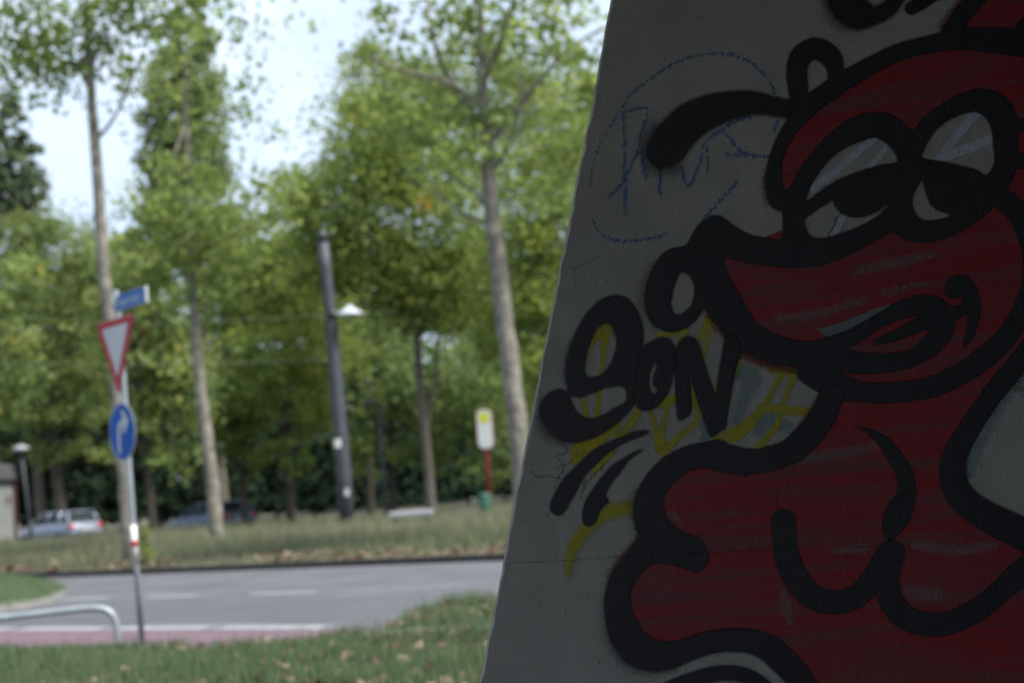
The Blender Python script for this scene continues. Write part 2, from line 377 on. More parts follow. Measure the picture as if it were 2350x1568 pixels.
def sd_poly(X, Y, pts, k=4):
    p = catmull(pts, k, True) if k > 1 else np.array(pts, float); d = np.full(X.shape, 1e9); ins = np.zeros(X.shape, bool)
    for a, b in zip(p, np.roll(p, -1, 0)):
        bx, by = b[0] - a[0], b[1] - a[1]; L2 = bx * bx + by * by + 1e-9
        t = np.clip(((X - a[0]) * bx + (Y - a[1]) * by) / L2, 0, 1)
        d = np.minimum(d, np.hypot(X - a[0] - bx * t, Y - a[1] - by * t))
        c = ((a[1] > Y) != (b[1] > Y)) & (X < bx * (Y - a[1]) / (by if abs(by) > 1e-12 else 1e-12) + a[0]); ins ^= c
    return np.where(ins, -d, d)
LAYER = [0]
def paint(name, material, ops, soft=3.0, parent=None, step=.0052, label=None):
    """ops: ('s'|'p'|'-s'|'-p', points[, grow]) on the measuring grid, applied in order; the film lies on the wall"""
    allp = np.array([q[:2] for o in ops if o[0][0] != '-' for q in o[1]]); mr_ = max([q[2] for o in ops if o[0] == 's' for q in o[1]] + [4]) + soft * 1.6 + 4
    c = [wall_uv(x, y) for x in (max(allp[:, 0].min() - mr_, 900), min(allp[:, 0].max() + mr_, 2480)) for y in (max(allp[:, 1].min() - mr_, -120), min(allp[:, 1].max() + mr_, 1690))]
    u0, u1 = min(q[0] for q in c), max(q[0] for q in c); v0, v1 = min(q[1] for q in c), max(q[1] for q in c)
    us = np.arange(u0, u1 + step, step); vs_ = np.arange(v0, v1 + step, step); U, V = np.meshgrid(us, vs_)
    X, Y = uv_px(U, V); S = np.full(X.shape, 1e9)
    for o in ops:
        d = sd_stroke(X, Y, o[1]) if o[0][-1] == 's' else sd_poly(X, Y, o[1], o[3] if len(o) > 3 else 4)
        if len(o) > 2: d = d - o[2]
        S = np.maximum(S, -d) if o[0][0] == '-' else np.minimum(S, d)
    Ed = e0[0] + (e1[0] - e0[0]) * (V - e0[1]) / (e1[1] - e0[1]) + .012
    keepv = (S < soft * 1.6 + 3) & (U > Ed)
    q = keepv[:-1, :-1] & keepv[1:, :-1] & keepv[:-1, 1:] & keepv[1:, 1:]
    ii, jj = np.nonzero(q); w_ = X.shape[1]
    F = np.stack([ii * w_ + jj, ii * w_ + jj + 1, (ii + 1) * w_ + jj + 1, (ii + 1) * w_ + jj], -1)
    used, inv = np.unique(F.reshape(-1), return_inverse=True)
    LAYER[0] += 1; yy = -.0003 - LAYER[0] * .00002
    co = np.stack([U.reshape(-1)[used], np.full(len(used), yy), V.reshape(-1)[used]], -1)
    me = bpy.data.meshes.new(name); n = len(F)
    me.vertices.add(len(used)); me.vertices.foreach_set('co', co.reshape(-1).astype(np.float32))
    me.loops.add(n * 4); me.loops.foreach_set('vertex_index', inv.astype(np.int32).reshape(-1))
    me.polygons.add(n); me.polygons.foreach_set('loop_start', np.arange(0, n * 4, 4, dtype=np.int32)); me.update(calc_edges=True)
    a = me.attributes.new('cover', 'FLOAT', 'POINT'); a.data.foreach_set('value', (S.reshape(-1)[used] / soft).astype(np.float32))
    o = obj(name, me, material, parent or wall)
    if label: o['label'] = label
    return o

# --- under-layers: pale teal, yellow scribble, blue crayon
def part_empty(name, label): return tag_part(bpy.data.objects.new(name, None), label)
def tag_part(o, label): COL.objects.link(o); o.parent = wall; o['label'] = label; return o
for k, pts in ((4, [(-60, 1080, 45), (20, 1120, 60), (-30, 1250, 40), (-80, 1400, 30)]), (4, [(70, 1450, 45), (120, 1400, 45), (190, 1420, 45), (250, 1440, 40)]),
               (3, [(1500, 1400, 30), (1520, 1470, 35), (1500, 1540, 30)]), (4, [(1900, 1000, 24), (1740, 1170, 24), (1640, 1300, 28), (1560, 1430, 32), (1500, 1540, 34)])):
    paint('teal_patch', 'paint_teal', [('s', cv(k, pts))], soft=14)
paint('teal_patch', 'paint_teal', [('s', cv(6, [(1500, 20, 34), (1460, 110, 36), (1440, 200, 30)]))], soft=9)
yel = part_empty('yellow_scribble', 'thin yellow spray scribble around the black letters')
Y3 = [[(880, 775, 45), (852, 880, 26), (848, 980, 17), (830, 1095, 16)], [(810, 830, 30), (775, 900, 14), (738, 985, 7)], [(818, 1195, 18), (805, 1375, 18)], [(705, 1250, 15), (742, 1375, 18)],
      [(985, 1180, 12), (992, 1220, 8)], [(940, 1420, 24), (860, 1490, 34), (760, 1545, 48), (690, 1600, 60)], [(1075, 1320, 24), (1010, 1440, 26), (930, 1500, 20)],
      [(1148, 1330, 14), (1190, 1450, 22), (1222, 1580, 40)], [(1262, 1310, 14), (1232, 1450, 17), (1220, 1580, 34)], [(1180, 1290, 30), (1250, 1275, 38), (1330, 1250, 28)],
      [(1425, 1170, 14), (1440, 1280, 22), (1475, 1345, 17), (1425, 1430, 18), (1330, 1510, 20), (1240, 1600, 25)], [(1345, 1475, 10), (1300, 1530, 20), (1240, 1600, 28)],
      [(1540, 710, 26), (1500, 810, 22), (1465, 880, 14)], [(1550, 730, 22), (1528, 860, 15), (1490, 990, 12)], [(1600, 1120, 10), (1570, 1215, 13)], [(1195, 830, 14), (1280, 835, 15), (1380, 805, 18), (1345, 865, 14)],
      [(1755, 950, 16), (1720, 1050, 15), (1690, 1110, 10)], [(1580, 1520, 26), (1700, 1490, 48), (1790, 1420, 36), (1870, 1330, 26)]]
Y4 = [[(60, 990, 18), (150, 1050, 26), (220, 1075, 32), (300, 1075, 30)], [(215, 1090, 24), (160, 1190, 17), (110, 1280, 19)], [(300, 1100, 24), (252, 1210, 19), (220, 1310, 17), (170, 1440, 20), (70, 1560, 28)],
      [(80, 1310, 26), (200, 1320, 30), (360, 1340, 32)]]
Y5 = [[(760, 40, 60), (690, 90, 46), (655, 120, 24)], [(900, 60, 26), (840, 130, 20), (770, 210, 9)]]
for k, ls in ((3, Y3), (4, Y4), (5, Y5)):
    for pts in ls: paint('yellow_stroke', 'paint_yellow', [('s', cv(k, pts))], soft=4.2, parent=yel, step=.004)
paint('yellow_stroke', 'paint_yellow', [('s', cv(5, [(1080, 420, 40), (990, 432, 46), (900, 450, 46), (800, 505, 44), (715, 585, 42), (652, 680, 38), (622, 780, 30), (616, 880, 14)]))], soft=10, parent=yel)
blu = part_empty('blue_crayon_scribble', 'faint blue crayon scribble of letters in a ring')
B1 = [[(760, 1210, 4), (775, 1090, 4), (830, 930, 4), (900, 810, 5), (965, 710, 6), (1020, 620, 6), (1100, 550, 8), (1200, 480, 8), (1310, 412, 9), (1430, 370, 8), (1560, 350, 8), (1680, 358, 8), (1800, 405, 8), (1890, 480, 9), (1945, 560, 9), (1985, 640, 8)],
      [(972, 720, 9), (983, 900, 11), (984, 1100, 11), (988, 1250, 12), (988, 1395, 12)],
      [(970, 735, 9), (1050, 712, 8), (1130, 710, 9), (1118, 800, 8), (1085, 900, 8), (1075, 980, 8), (1020, 1090, 9), (985, 1180, 12), (930, 1235, 11), (880, 1280, 9)],
      [(1095, 960, 9), (1105, 1050, 12), (1120, 1155, 14)], [(1216, 1080, 11), (1212, 1180, 12), (1210, 1268, 13)],
      [(1350, 1085, 8), (1372, 1175, 10), (1400, 1212, 12), (1440, 1145, 11), (1478, 1045, 10), (1488, 965, 9), (1525, 910, 11), (1620, 840, 14), (1720, 790, 12), (1800, 760, 11)],
      [(1520, 940, 7), (1528, 1090, 6), (1530, 1190, 5)], [(1620, 850, 10), (1680, 920, 12), (1740, 980, 13), (1800, 1012, 13), (1920, 1020, 9)], [(1640, 1000, 9), (1720, 1012, 10), (1800, 1025, 8)],
      [(1720, 1180, 8), (1640, 1270, 11), (1560, 1360, 11), (1495, 1425, 7)], [(1985, 785, 10), (1962, 850, 12)]]
B3 = [[(768, 50, 4), (800, 150, 6), (870, 202, 8), (960, 225, 9), (1080, 222, 9), (1180, 205, 8), (1262, 180, 5)]]
for k, ls in ((1, B1), (3, B3)):
    for pts in ls: paint('crayon_line', 'paint_blue', [('s', cv(k, [(x, y, r * .8) for x, y, r in pts]))], soft=2.4, parent=blu, step=.0034)

# --- the red and black figure
fig = part_empty('graffiti_figure', 'red cartoon head and body with thick black outlines')
EYES = [cv(2, [(375, 1310), (395, 1240), (430, 1170), (500, 1070), (570, 1005), (650, 955), (750, 915), (830, 900), (900, 940), (945, 990), (965, 1055), (880, 1070), (750, 1105), (600, 1160), (480, 1235)]),
        cv(2, [(365, 1430), (450, 1365), (545, 1310), (560, 1345), (610, 1395), (680, 1418), (760, 1412), (850, 1370), (910, 1325), (870, 1380), (800, 1430), (700, 1482), (550, 1535), (470, 1552), (410, 1540), (380, 1500)]),
        cv(2, [(1135, 1030), (1140, 980), (1180, 900), (1240, 830), (1330, 770), (1430, 735), (1500, 740), (1550, 780), (1580, 850), (1590, 950), (1597, 1050), (1550, 1140), (1480, 1105), (1380, 1080), (1250, 1050)]),
        cv(2, [(1130, 1170), (1140, 1220), (1170, 1310), (1220, 1370), (1310, 1398), (1250, 1425), (1160, 1435), (1100, 1410), (1065, 1340), (1070, 1280), (1095, 1220)])]
for pts in ([(830, 890, 22), (620, 1070, 26), (420, 1230, 26)], [(915, 930, 20), (860, 1010, 20), (790, 1090, 18)], [(1490, 735, 30), (1370, 870, 28), (1240, 1030, 24)], [(1600, 900, 32), (1420, 970, 34), (1230, 1040, 26)], [(620, 1390, 26), (580, 1470, 24), (550, 1550, 20)]):
    paint('eye_highlight', 'paint_pale', [('s', cv(2, pts))], soft=3.5, parent=fig, step=.004)
for k, pts in ((5, [(1085, 610, 16), (1000, 715, 20), (935, 800, 22), (880, 880, 12)]), (3, [(1530, 680, 30), (1620, 800, 34), (1720, 910, 40), (1800, 970, 42), (1950, 1020, 42), (2090, 1045, 40)]), (4, [(470, 1220, 16), (420, 1320, 18), (350, 1420, 16)]), (2, [(120, 1130, 18), (108, 1220, 18), (130, 1320, 14)]), (2, [(1440, -40, 30), (1330, 100, 34), (1250, 190, 20)])):
    paint('red_overspray', 'paint_halo', [('s', cv(k, pts))], soft=9, parent=fig)
def c56(p): return [(x + 1792, y) for x, y in p]
body_poly = (cv(2, [(165, 1250), (170, 1080), (210, 950), (290, 830), (400, 700), (520, 590), (650, 510), (800, 425), (960, 345), (1100, 300), (1250, 270), (1400, 255), (1600, 262), (1900, 290), (2000, 900), (2000, 1600)]) +
    cv(6, [(2000, 200), (2000, 900), (2000, 1750), (1200, 1750), (500, 1750), (350, 1560), (250, 1450), (130, 1350), (0, 1290)]) +
    cv(5, [(1600, 1295), (1450, 1330), (1330, 1375), (1200, 1390), (1100, 1370), (1010, 1300), (960, 1180), (935, 1060), (950, 950), (1020, 820), (1110, 700), (1170, 580), (1140, 430), (1180, 300), (1300, 180), (1450, 100), (1600, 95), (1700, 110)]) +
    cv(6, [(0, 125), (100, 115), (265, 60)]) + cv(4, [(345, 1535), (440, 1430), (503, 1330), (530, 1220), (480, 1100), (400, 1000), (250, 950), (50, 850)]) +
    cv(3, [(1760, 680), (1680, 560), (1620, 450), (1570, 330), (1600, 250), (1700, 250)]) + cv(4, [(100, 300), (260, 230)]) + cv(2, [(300, 1400), (230, 1310)]))
panel = cv(4, [(2000, 780), (1860, 900), (1730, 1052), (1650, 1145), (1555, 1270), (1435, 1450), (1365, 1567), (1330, 1737), (1350, 1837), (1420, 1937), (1540, 2012), (1690, 2087), (2000, 2210)])
paint('red_fill', 'paint_red', [('p', body_poly, 0, 2), ('-p', panel, 0, 2)] + [('-p', e, 9) for e in EYES], soft=3, parent=fig, step=.006)
paint('red_fill', 'paint_red', [('p', cv(2, [(1500, -60), (1310, 200), (1400, 245), (1600, 255), (2000, 280), (2000, -60)]), 0, 1)], soft=4, parent=fig, step=.006)
paint('red_fill', 'paint_red', [('p', cv(4, [(105, 205), (170, 178), (225, 155), (260, 190), (230, 240)]), 0, 2)], soft=3, parent=fig)
for pts in ([(200, 730, 24), (480, 690, 28), (760, 610, 24)], [(700, 420, 26), (1000, 360, 34), (1200, 310, 20)], [(350, 1640, 28), (620, 1600, 34), (900, 1550, 20)], [(560, 2240, 26), (760, 2230, 26)], [(1080, 2200, 30), (1350, 2240, 34), (1600, 2200, 24)], [(1050, 2510, 44), (1250, 2530, 40)],
            [(1240, 2420, 8), (1300, 2440, 4)], [(220, 2500, 20), (250, 2620, 36), (275, 2700, 20)], [(-560, 2160, 6), (-500, 2000, 20), (-440, 2080, 10)], [(1730, 1170, 24), (1792, 1200, 30)], [(880, 560, 16), (1150, 500, 14)]):
    paint('thin_coat', 'scuff', [('s', cv(4, pts))], soft=10, parent=fig)
paint('lip_highlight', 'paint_teal', [('p', cv(4, [(430, 795), (520, 783), (700, 718), (860, 655), (930, 650), (700, 780), (530, 850), (490, 838), (465, 815)]), 0, 2)], soft=2.5, parent=fig)

# black outlines, first the fine mist beside them
for k, pts in ((3, [(455, 1280, 40), (440, 1370, 45), (500, 1480, 45), (600, 1530, 40)]), (1, [(1180, 850, 50), (1140, 960, 60), (1180, 1070, 60), (1300, 1085, 60)]), (3, [(1180, 400, 40), (1135, 520, 42), (1130, 650, 40), (1190, 770, 30)]),
               (2, [(530, -40, 60), (540, 60, 60), (610, 150, 50), (720, 190, 20)]), (5, [(880, 950, 26), (868, 1100, 30), (900, 1290, 36), (980, 1410, 40), (1120, 1480, 38), (1300, 1470, 24)]), (5, [(1060, 330, 24), (1050, 450, 28), (1060, 560, 24)]), (3, [(640, 900, 24), (615, 1020, 26), (612, 1140, 24)])):
    paint('black_overspray', 'paint_mist', [('s', cv(k, pts))], soft=13, parent=fig)
paint('eyebrow', 'paint_black', [('s', cv(1, [(1235, 985, 110), (1270, 955, 122), (1320, 880, 124), (1400, 800, 122), (1500, 742, 112), (1600, 706, 102), (1700, 684, 90), (1792, 673, 80), (1892, 682, 68), (1992, 703, 63), (2092, 712, 58)]))], soft=7.2, parent=fig)
paint('curl', 'paint_black', [('s', cv(2, [(610, -80, 112), (640, 30, 110), (715, 92, 100), (815, 105, 60), (900, 62, 55), (955, 5, 48), (1000, -80, 48)]))], soft=6.5, parent=fig)
paint('curl', 'paint_black', [('s', cv(2, [(1058, 56, 43), (1140, 8, 45), (1260, -80, 46)]))], soft=4.3, parent=fig)
mask = cv(2, [(235, 1270), (290, 1190), (330, 1110), (400, 1010), (500, 900), (620, 800), (740, 745), (850, 730), (950, 760), (1020, 810), (1070, 855), (1120, 790), (1200, 720), (1300, 650), (1400, 605), (1500, 580), (1600, 595), (1690, 650), (1740, 740), (1762, 830),
    (1752, 900), (1760, 1000), (1755, 1080), (1735, 1120), (1690, 1215), (1640, 1300), (1600, 1345), (1500, 1434), (1350, 1524), (1200, 1574), (1100, 1579), (1000, 1554), (940, 1509), (850, 1554), (700, 1634), (560, 1704), (400, 1739), (200, 1739), (0, 1714)]) + \
    cv(3, [(1735, 700 - 345), (1630, 338), (1650, 420), (1690, 500), (1740, 590), (1792, 680)]) + cv(4, [(60, 765), (130, 810), (250, 855), (370, 880), (450, 870), (530, 845), (640, 810), (750, 750), (850, 690), (950, 630), (1050, 590), (1150, 577), (1230, 585), (1300, 635), (1345, 700),
    (1340, 780), (1320, 850), (1270, 920), (1200, 980), (1100, 1030), (1000, 1065), (880, 1085), (750, 1090), (640, 1085), (585, 1072), (640, 1110), (700, 1130), (680, 1260), (615, 1268), (540, 1250), (460, 1212), (400, 1180), (330, 1130), (310, 1060), (290, 1042), (200, 1033), (100, 1008), (0, 965)]) + \
    cv(3, [(1720, 915), (1650, 850), (1600, 790), (1540, 720), (1510, 660), (1450, 740), (1380, 795), (1300, 822), (1240, 810), (1180, 780), (1130, 700), (1115, 600), (1130, 500), (1170, 400), (1230, 310), (1300, 270), (1385, 250), (1440, 150), (1500, 90), (1560, 58), (1620, 70), (1700, 130), (1792, 180)]) + \
    cv(4, [(110, 205), (215, 213)]) + cv(2, [(219, 1480), (217, 1385), (190, 1370)])
paint('face_outline', 'paint_black', [('p', mask, 0, 3)] + [('-p', e) for e in EYES] +
    [('-p', cv(3, [(1290, 600), (1300, 540), (1330, 460), (1355, 432), (1400, 450), (1430, 500), (1438, 560), (1420, 640), (1370, 690), (1325, 705), (1300, 685), (1285, 640)])),
     ('-p', cv(4, [(645, 925), (730, 880), (850, 800), (950, 750), (1050, 720), (1150, 713), (1190, 750), (1182, 800), (1130, 870), (1050, 930), (950, 955), (850, 957), (720, 947)])),
     ('s', cv(4, [(830, 882, 20), (900, 862, 30), (1000, 822, 38), (1100, 775, 44), (1220, 735, 50)])),
     ('s', cv(4, [(1200, 740, 60), (1320, 702, 46), (1420, 655, 42)])),
     ('s', cv(4, [(1345, 535, 70), (1380, 522, 78), (1425, 565, 68), (1455, 630, 54), (1465, 700, 42), (1450, 800, 31), (1422, 870, 20), (1398, 930, 5)])),
     ('-p', cv(4, [(1305, 612), (1345, 612), (1370, 590), (1395, 605), (1390, 632), (1350, 650), (1322, 652)])),
     # skull
     ('s', cv(2, [(200, 1305, 68), (168, 1220, 60), (168, 1080, 49), (207, 950, 45), (275, 830, 50), (390, 695, 64), (520, 592, 64), (650, 510, 62), (800, 425, 58), (960, 347, 56), (1100, 305, 56), (1250, 275, 60), (1400, 255, 74), (1600, 262, 82), (1900, 295, 95)])),
     ('s', cv(2, [(330, 660, 60), (316, 540, 66), (312, 450, 67), (345, 362, 70), (435, 318, 72), (528, 370, 70), (563, 450, 57), (570, 540, 56), (545, 610, 50)])),
     ('s', cv(2, [(1540, -80, 58), (1400, 90, 58), (1310, 215, 58)])), ('s', cv(2, [(1740, 215, 30), (1870, 110, 60)])),
     ('s', cv(2, [(1730, 830, 40), (1850, 800, 42)])), ('s', cv(2, [(1730, 1050, 48), (1850, 1055, 50)])),
     # cheek and jaw
     ('s', cv(2, [(1640, 1285, 72), (1745, 1372, 74), (1822, 1500, 84), (1868, 1640, 90), (1876, 1780, 92), (1850, 1910, 88), (1752, 2092, 68), (1650, 2225, 70), (1535, 2327, 72), (1400, 2425, 70), (1200, 2515, 68), (1000, 2552, 67), (800, 2558, 66), (640, 2530, 66), (560, 2480, 60)]))], soft=3.8, parent=fig, step=.0045)
arm_out = [(1640, -5), (1500, 0), (1400, 18), (1300, 60), (1200, 130), (1130, 205), (1075, 300), (1045, 400), (1040, 480), (1055, 560), (1075, 615), (1000, 720), (940, 800), (880, 900), (860, 980), (850, 1060), (865, 1180), (890, 1280), (930, 1350), (980, 1420), (1060, 1465), (1150, 1488), (1230, 1485), (1330, 1460), (1450, 1410), (1560, 1375), (1680, 1362), (1792, 1375), (1870, 1410), (1942, 1475), (2000, 1530), (2060, 1600), (2130, 1700)]
arm_in = [(2330, 1700), (2242, 1567), (2172, 1460), (2092, 1370), (1992, 1280), (1892, 1232), (1792, 1212), (1680, 1210), (1550, 1225), (1450, 1250), (1330, 1290), (1250, 1297), (1200, 1285), (1140, 1255), (1090, 1200), (1050, 1130), (1025, 1050), (1030, 960), (1060, 900), (1120, 820), (1190, 785), (1280, 795), (1370, 820), (1440, 845), (1480, 830), (1525, 790), (1530, 740), (1508, 680), (1490, 630), (1430, 605), (1350, 575), (1290, 530), (1250, 460), (1235, 400), (1245, 350), (1270, 310), (1320, 250), (1370, 210), (1420, 180), (1500, 168), (1600, 180), (1700, 200), (1792, 212)]
paint('arm_outline', 'paint_black', [('p', cv(5, arm_out + arm_in), 0, 3), ('s', cv(6, [(-170, 100, 92), (0, 125, 85), (100, 115, 80), (265, 62, 84), (345, -2, 88), (440, -106, 86), (503, -206, 82), (540, -310, 78)]))], soft=5.1, parent=fig)
paint('arm_outline', 'paint_black', [('s', cv(5, [(1180, 1660, 60), (1350, 1578, 56), (1500, 1524, 52), (1640, 1500, 50), (1780, 1522, 50), (1900, 1600, 50), (1960, 1680, 50)]))], soft=4.3, parent=fig)
paint('chest_line', 'paint_black', [('s', cv(6, [(690, -106, 4), (790, -70, 18), (880, 0, 38), (950, 90, 48), (1005, 180, 52), (1028, 270, 57), (1020, 360, 64), (980, 450, 84), (945, 520, 76), (925, 585, 48)]))], soft=3.8, parent=fig)
paint('chest_line', 'paint_black', [('s', cv(6, [(225, 515, 82), (235, 620, 77), (246, 720, 80), (282, 830, 82), (340, 930, 82), (430, 1010, 80), (540, 1040, 78), (650, 1025, 75), (740, 970, 75), (820, 880, 80), (880, 790, 85), (928, 722, 90), (908, 820, 80), (902, 930, 78), (932, 1040, 80), (1010, 1130, 80), (1110, 1175, 78), (1230, 1185, 78), (1350, 1160, 75), (1470, 1100, 75), (1580, 1020, 72), (1680, 930, 76), (1792, 840, 90), (1900, 770, 95)]))], soft=3.8, parent=fig)
paint('body_outline', 'paint_black', [('s', cv(6, [(1960, -740, 90), (1850, -620, 76), (1730, -485, 68), (1650, -392, 68), (1555, -267, 66), (1435, -87, 68), (1368, 30, 76), (1336, 110, 82), (1328, 200, 87), (1350, 300, 88), (1425, 395, 92), (1540, 475, 97), (1690, 550, 102), (1900, 650, 108)]))], soft=4.1, parent=fig)

let = part_empty('black_lettering', 'black sprayed letters reading SON')
paint('letter_s', 'paint_black', [('p', cv(3, [(430, 1335), (447, 1272), (492, 1215), (560, 1190), (612, 1205), (603, 1130), (600, 1060), (617, 960), (660, 830), (720, 720), (800, 630), (870, 590), (930, 578), (1000, 600), (1060, 670), (1095, 750), (1108, 850), (1098, 950), (1085, 1050), (1080, 1150), (1070, 1240), (1040, 1300), (980, 1370), (900, 1440), (800, 1500), (680, 1537), (580, 1525), (500, 1470), (450, 1400)])),
    ('-p', cv(3, [(725, 1060), (735, 960), (760, 890), (800, 800), (850, 765), (890, 770), (920, 830), (930, 900), (910, 980), (880, 1040), (840, 1090), (790, 1110), (740, 1105)])),
    ('-p', cv(3, [(632, 1235), (690, 1246), (780, 1215), (850, 1185), (900, 1178), (965, 1170), (1000, 1210), (985, 1275), (920, 1310), (840, 1360), (750, 1382), (690, 1350), (650, 1300)]))], soft=5.8, parent=let)
paint('letter_o', 'paint_black', [('p', cv(3, [(1095, 950), (1130, 895), (1200, 858), (1250, 855), (1290, 880), (1315, 930), (1318, 1010), (1300, 1100), (1275, 1190), (1230, 1270), (1170, 1320), (1120, 1332), (1070, 1312), (1050, 1270), (1045, 1180), (1060, 1080), (1075, 1000)])),
    ('-p', cv(3, [(1140, 1150), (1150, 1080), (1170, 1030), (1188, 1018), (1192, 1050), (1172, 1110), (1172, 1165), (1200, 1195), (1182, 1222), (1155, 1210)]))], soft=4.6, parent=let)
paint('letter_n', 'paint_black', [('p', cv(3, [(1322, 940), (1335, 885), (1380, 850), (1420, 848), (1460, 880), (1490, 970), (1520, 1080), (1550, 1160), (1578, 1222), (1590, 1130), (1610, 1000), (1640, 860), (1690, 830), (1745, 930), (1710, 1060), (1680, 1200), (1655, 1340), (1640, 1440), (1600, 1470), (1555, 1503), (1530, 1480), (1500, 1390), (1460, 1270), (1425, 1150), (1410, 1130), (1418, 1250), (1415, 1345), (1345, 1395), (1325, 1370), (1318, 1250), (1310, 1100)]), 0, 3)], soft=4.6, parent=let)
paint('speed_line', 'paint_black', [('p', cv(5, [(1130, -78), (1050, -70), (950, -30), (830, 20), (750, 75), (650, 170), (590, 230), (530, 330), (500, 400), (505, 450), (560, 478), (600, 440), (640, 370), (680, 300), (710, 240), (780, 160), (880, 70), (980, 5), (1060, -25), (1140, -62)]), 0, 3)], soft=4.9, parent=let)
paint('speed_line', 'paint_black', [('p', cv(5, [(1110, 42), (1060, 55), (980, 100), (900, 150), (830, 230), (780, 300), (730, 380), (710, 450), (715, 520), (750, 548), (790, 530), (810, 480), (840, 420), (880, 385), (862, 340), (900, 260), (960, 190), (1000, 130), (1060, 80)]), 0, 3)], soft=4.6, parent=let)
# hairline cracks, pour joint, scratches
def jag(pts, amp=7, k=5):
    p = catmull(pts, k); return [(x + random.uniform(-amp, amp), y + random.uniform(-amp, amp), r) for x, y, r in p]
for k, pts in ((5, [(372, 190, 3), (430, 225, 3), (480, 212, 3), (550, 232, 3), (578, 172, 3), (538, 165, 3), (592, 142, 3), (540, 98, 3), (608, 62, 3), (585, 0, 2)]), (5, [(560, 225, 2.5), (530, 300, 2.5)]), (5, [(640, 108, 2.5), (585, 200, 2.5)]),
               (5, [(868, 125, 2.5), (800, 200, 2.5), (745, 260, 3), (712, 320, 3), (706, 382, 3)]), (5, [(745, 215, 2.5), (712, 290, 3)]), (5, [(482, 490, 2.5), (486, 455, 2.5)]), (3, [(830, 325, 2), (760, 360, 2), (700, 385, 2), (660, 420, 2), (658, 520, 2)]), (2, [(600, 1390, 4), (560, 1460, 4), (520, 1530, 3)]), (6, [(178, 300, 2.5), (186, 420, 2.5)])):
    paint('crack', 'crack_dark', [('s', cv(k, jag(pts)))], soft=1.6, step=.003)
paint('pour_joint', 'crack_dark', [('s', cv(5, jag([(190, 786, 2.0), (600, 768, 2.2), (900, 748, 2.6), (1300, 728, 3.4), (1792, 706, 2.6), (2150, 690, 2.0), (2700, 672, 1.5)], 2.5)))], soft=1.6, step=.003)
for pts in ([(760, 880, 3), (900, 1040, 3)], [(1250, 1250, 4), (1300, 1340, 4), (1310, 1480, 2)], [(640, 930, 2), (760, 1090, 3), (900, 1230, 2)], [(570, 760, 2), (640, 890, 2)], [(1070, 1260, 3), (1150, 1320, 3)], [(950, 1330, 2), (1040, 1410, 3)], [(1690, 930, 3), (1710, 1080, 3)]):
    paint('scratch', 'scuff', [('s', cv(6, jag(pts, 4, 4)))], soft=2, step=.003)

# the bridge that keeps the wall in shade (out of the picture, overhead), plus added light-blocking walls
br = empty('bridge', (0, 0, 0)); tag(br, 'grey concrete bridge deck overhead and added walls, shading the graffiti wall', 'bridge')
DK = [(-8.0, 4.0), (9.0, 4.0), (9.0, -9.0), (-8.0, -9.0)]  # unseen deck outline, stretched left to cut skylight on the wall
MB().prism(DK, (0, 0, WALL_TOP + .004), (1, 0, 0), (0, 1, 0), (0, 0, 1), .8).build('deck_slab', 'bare_concrete', br)
MB().box((8.6, -3, WALL_TOP / 2), (.5, 12, WALL_TOP - .01)).build('shade_wall', 'bare_concrete', br)  # unseen wall added on the right to darken that end
MB().box((1.5, -8.6, WALL_TOP / 2), (14, .5, WALL_TOP - .01)).build('shade_wall', 'bare_concrete', br)  # unseen wall added behind the camera to block light

# ---------------------------------------------------------------- ground, road, verges
def S(s0, s1, t0, t1): return [st(s0, t0), st(s1, t0), st(s1, t1), st(s0, t1)]
sheet('ground', S(-400, 400, -300, 600), -.45, 'soil')
T_LANE0, T_LINE, T_FAR, T_VERGE = 9.15, 11.0, 19.45, 25.0
sheet('road', S(-90, 120, T_LANE0, T_FAR), 0.0, 'asphalt', thick=.1)
sheet('bike_lane', S(9.2, 60, T_LANE0 + .12, T_LINE - .15), .004, 'lane_red')
def road_marks(name, segs, z=.005):
    for s0, s1, t0, t1, m in segs: sheet(name, S(s0, s1, t0, t1), z, m)
gp = [to_st(G(x, y)) for x, y in ((0, 1441), (600, 1439), (755, 1439))]
road_marks('lane_line', [(a, a + 1.0 * 1.55, T_LINE - .14, T_LINE + .14, 'road_paint') for a in np.arange(gp[2][0], 40, 1.72)])
d1 = [to_st(G(x, y)) for x, y in ((575, 1363), (725, 1360), (340, 1370), (450, 1368), (895, 1350), (1040, 1347))]
for i in (0, 2, 4):
    (sa, ta), (sb, tb) = d1[i], d1[i + 1]; tm = (ta + tb) / 2
    sheet('centre_dash', S(min(sa, sb), max(sa, sb), tm - .10, tm + .10), .005, 'faded_paint' if i == 4 else 'road_paint')
per = abs(d1[0][0] - d1[2][0]); sa = max(d1[2][0], d1[3][0])
for k in range(1, 14): sheet('centre_dash', S(sa + k * per - 1.2, sa + k * per, 14.6, 14.8), .005, 'road_paint')
sheet('old_patch', S(-6, 30, 11.6, 13.9), .0025, 'old_asphalt')
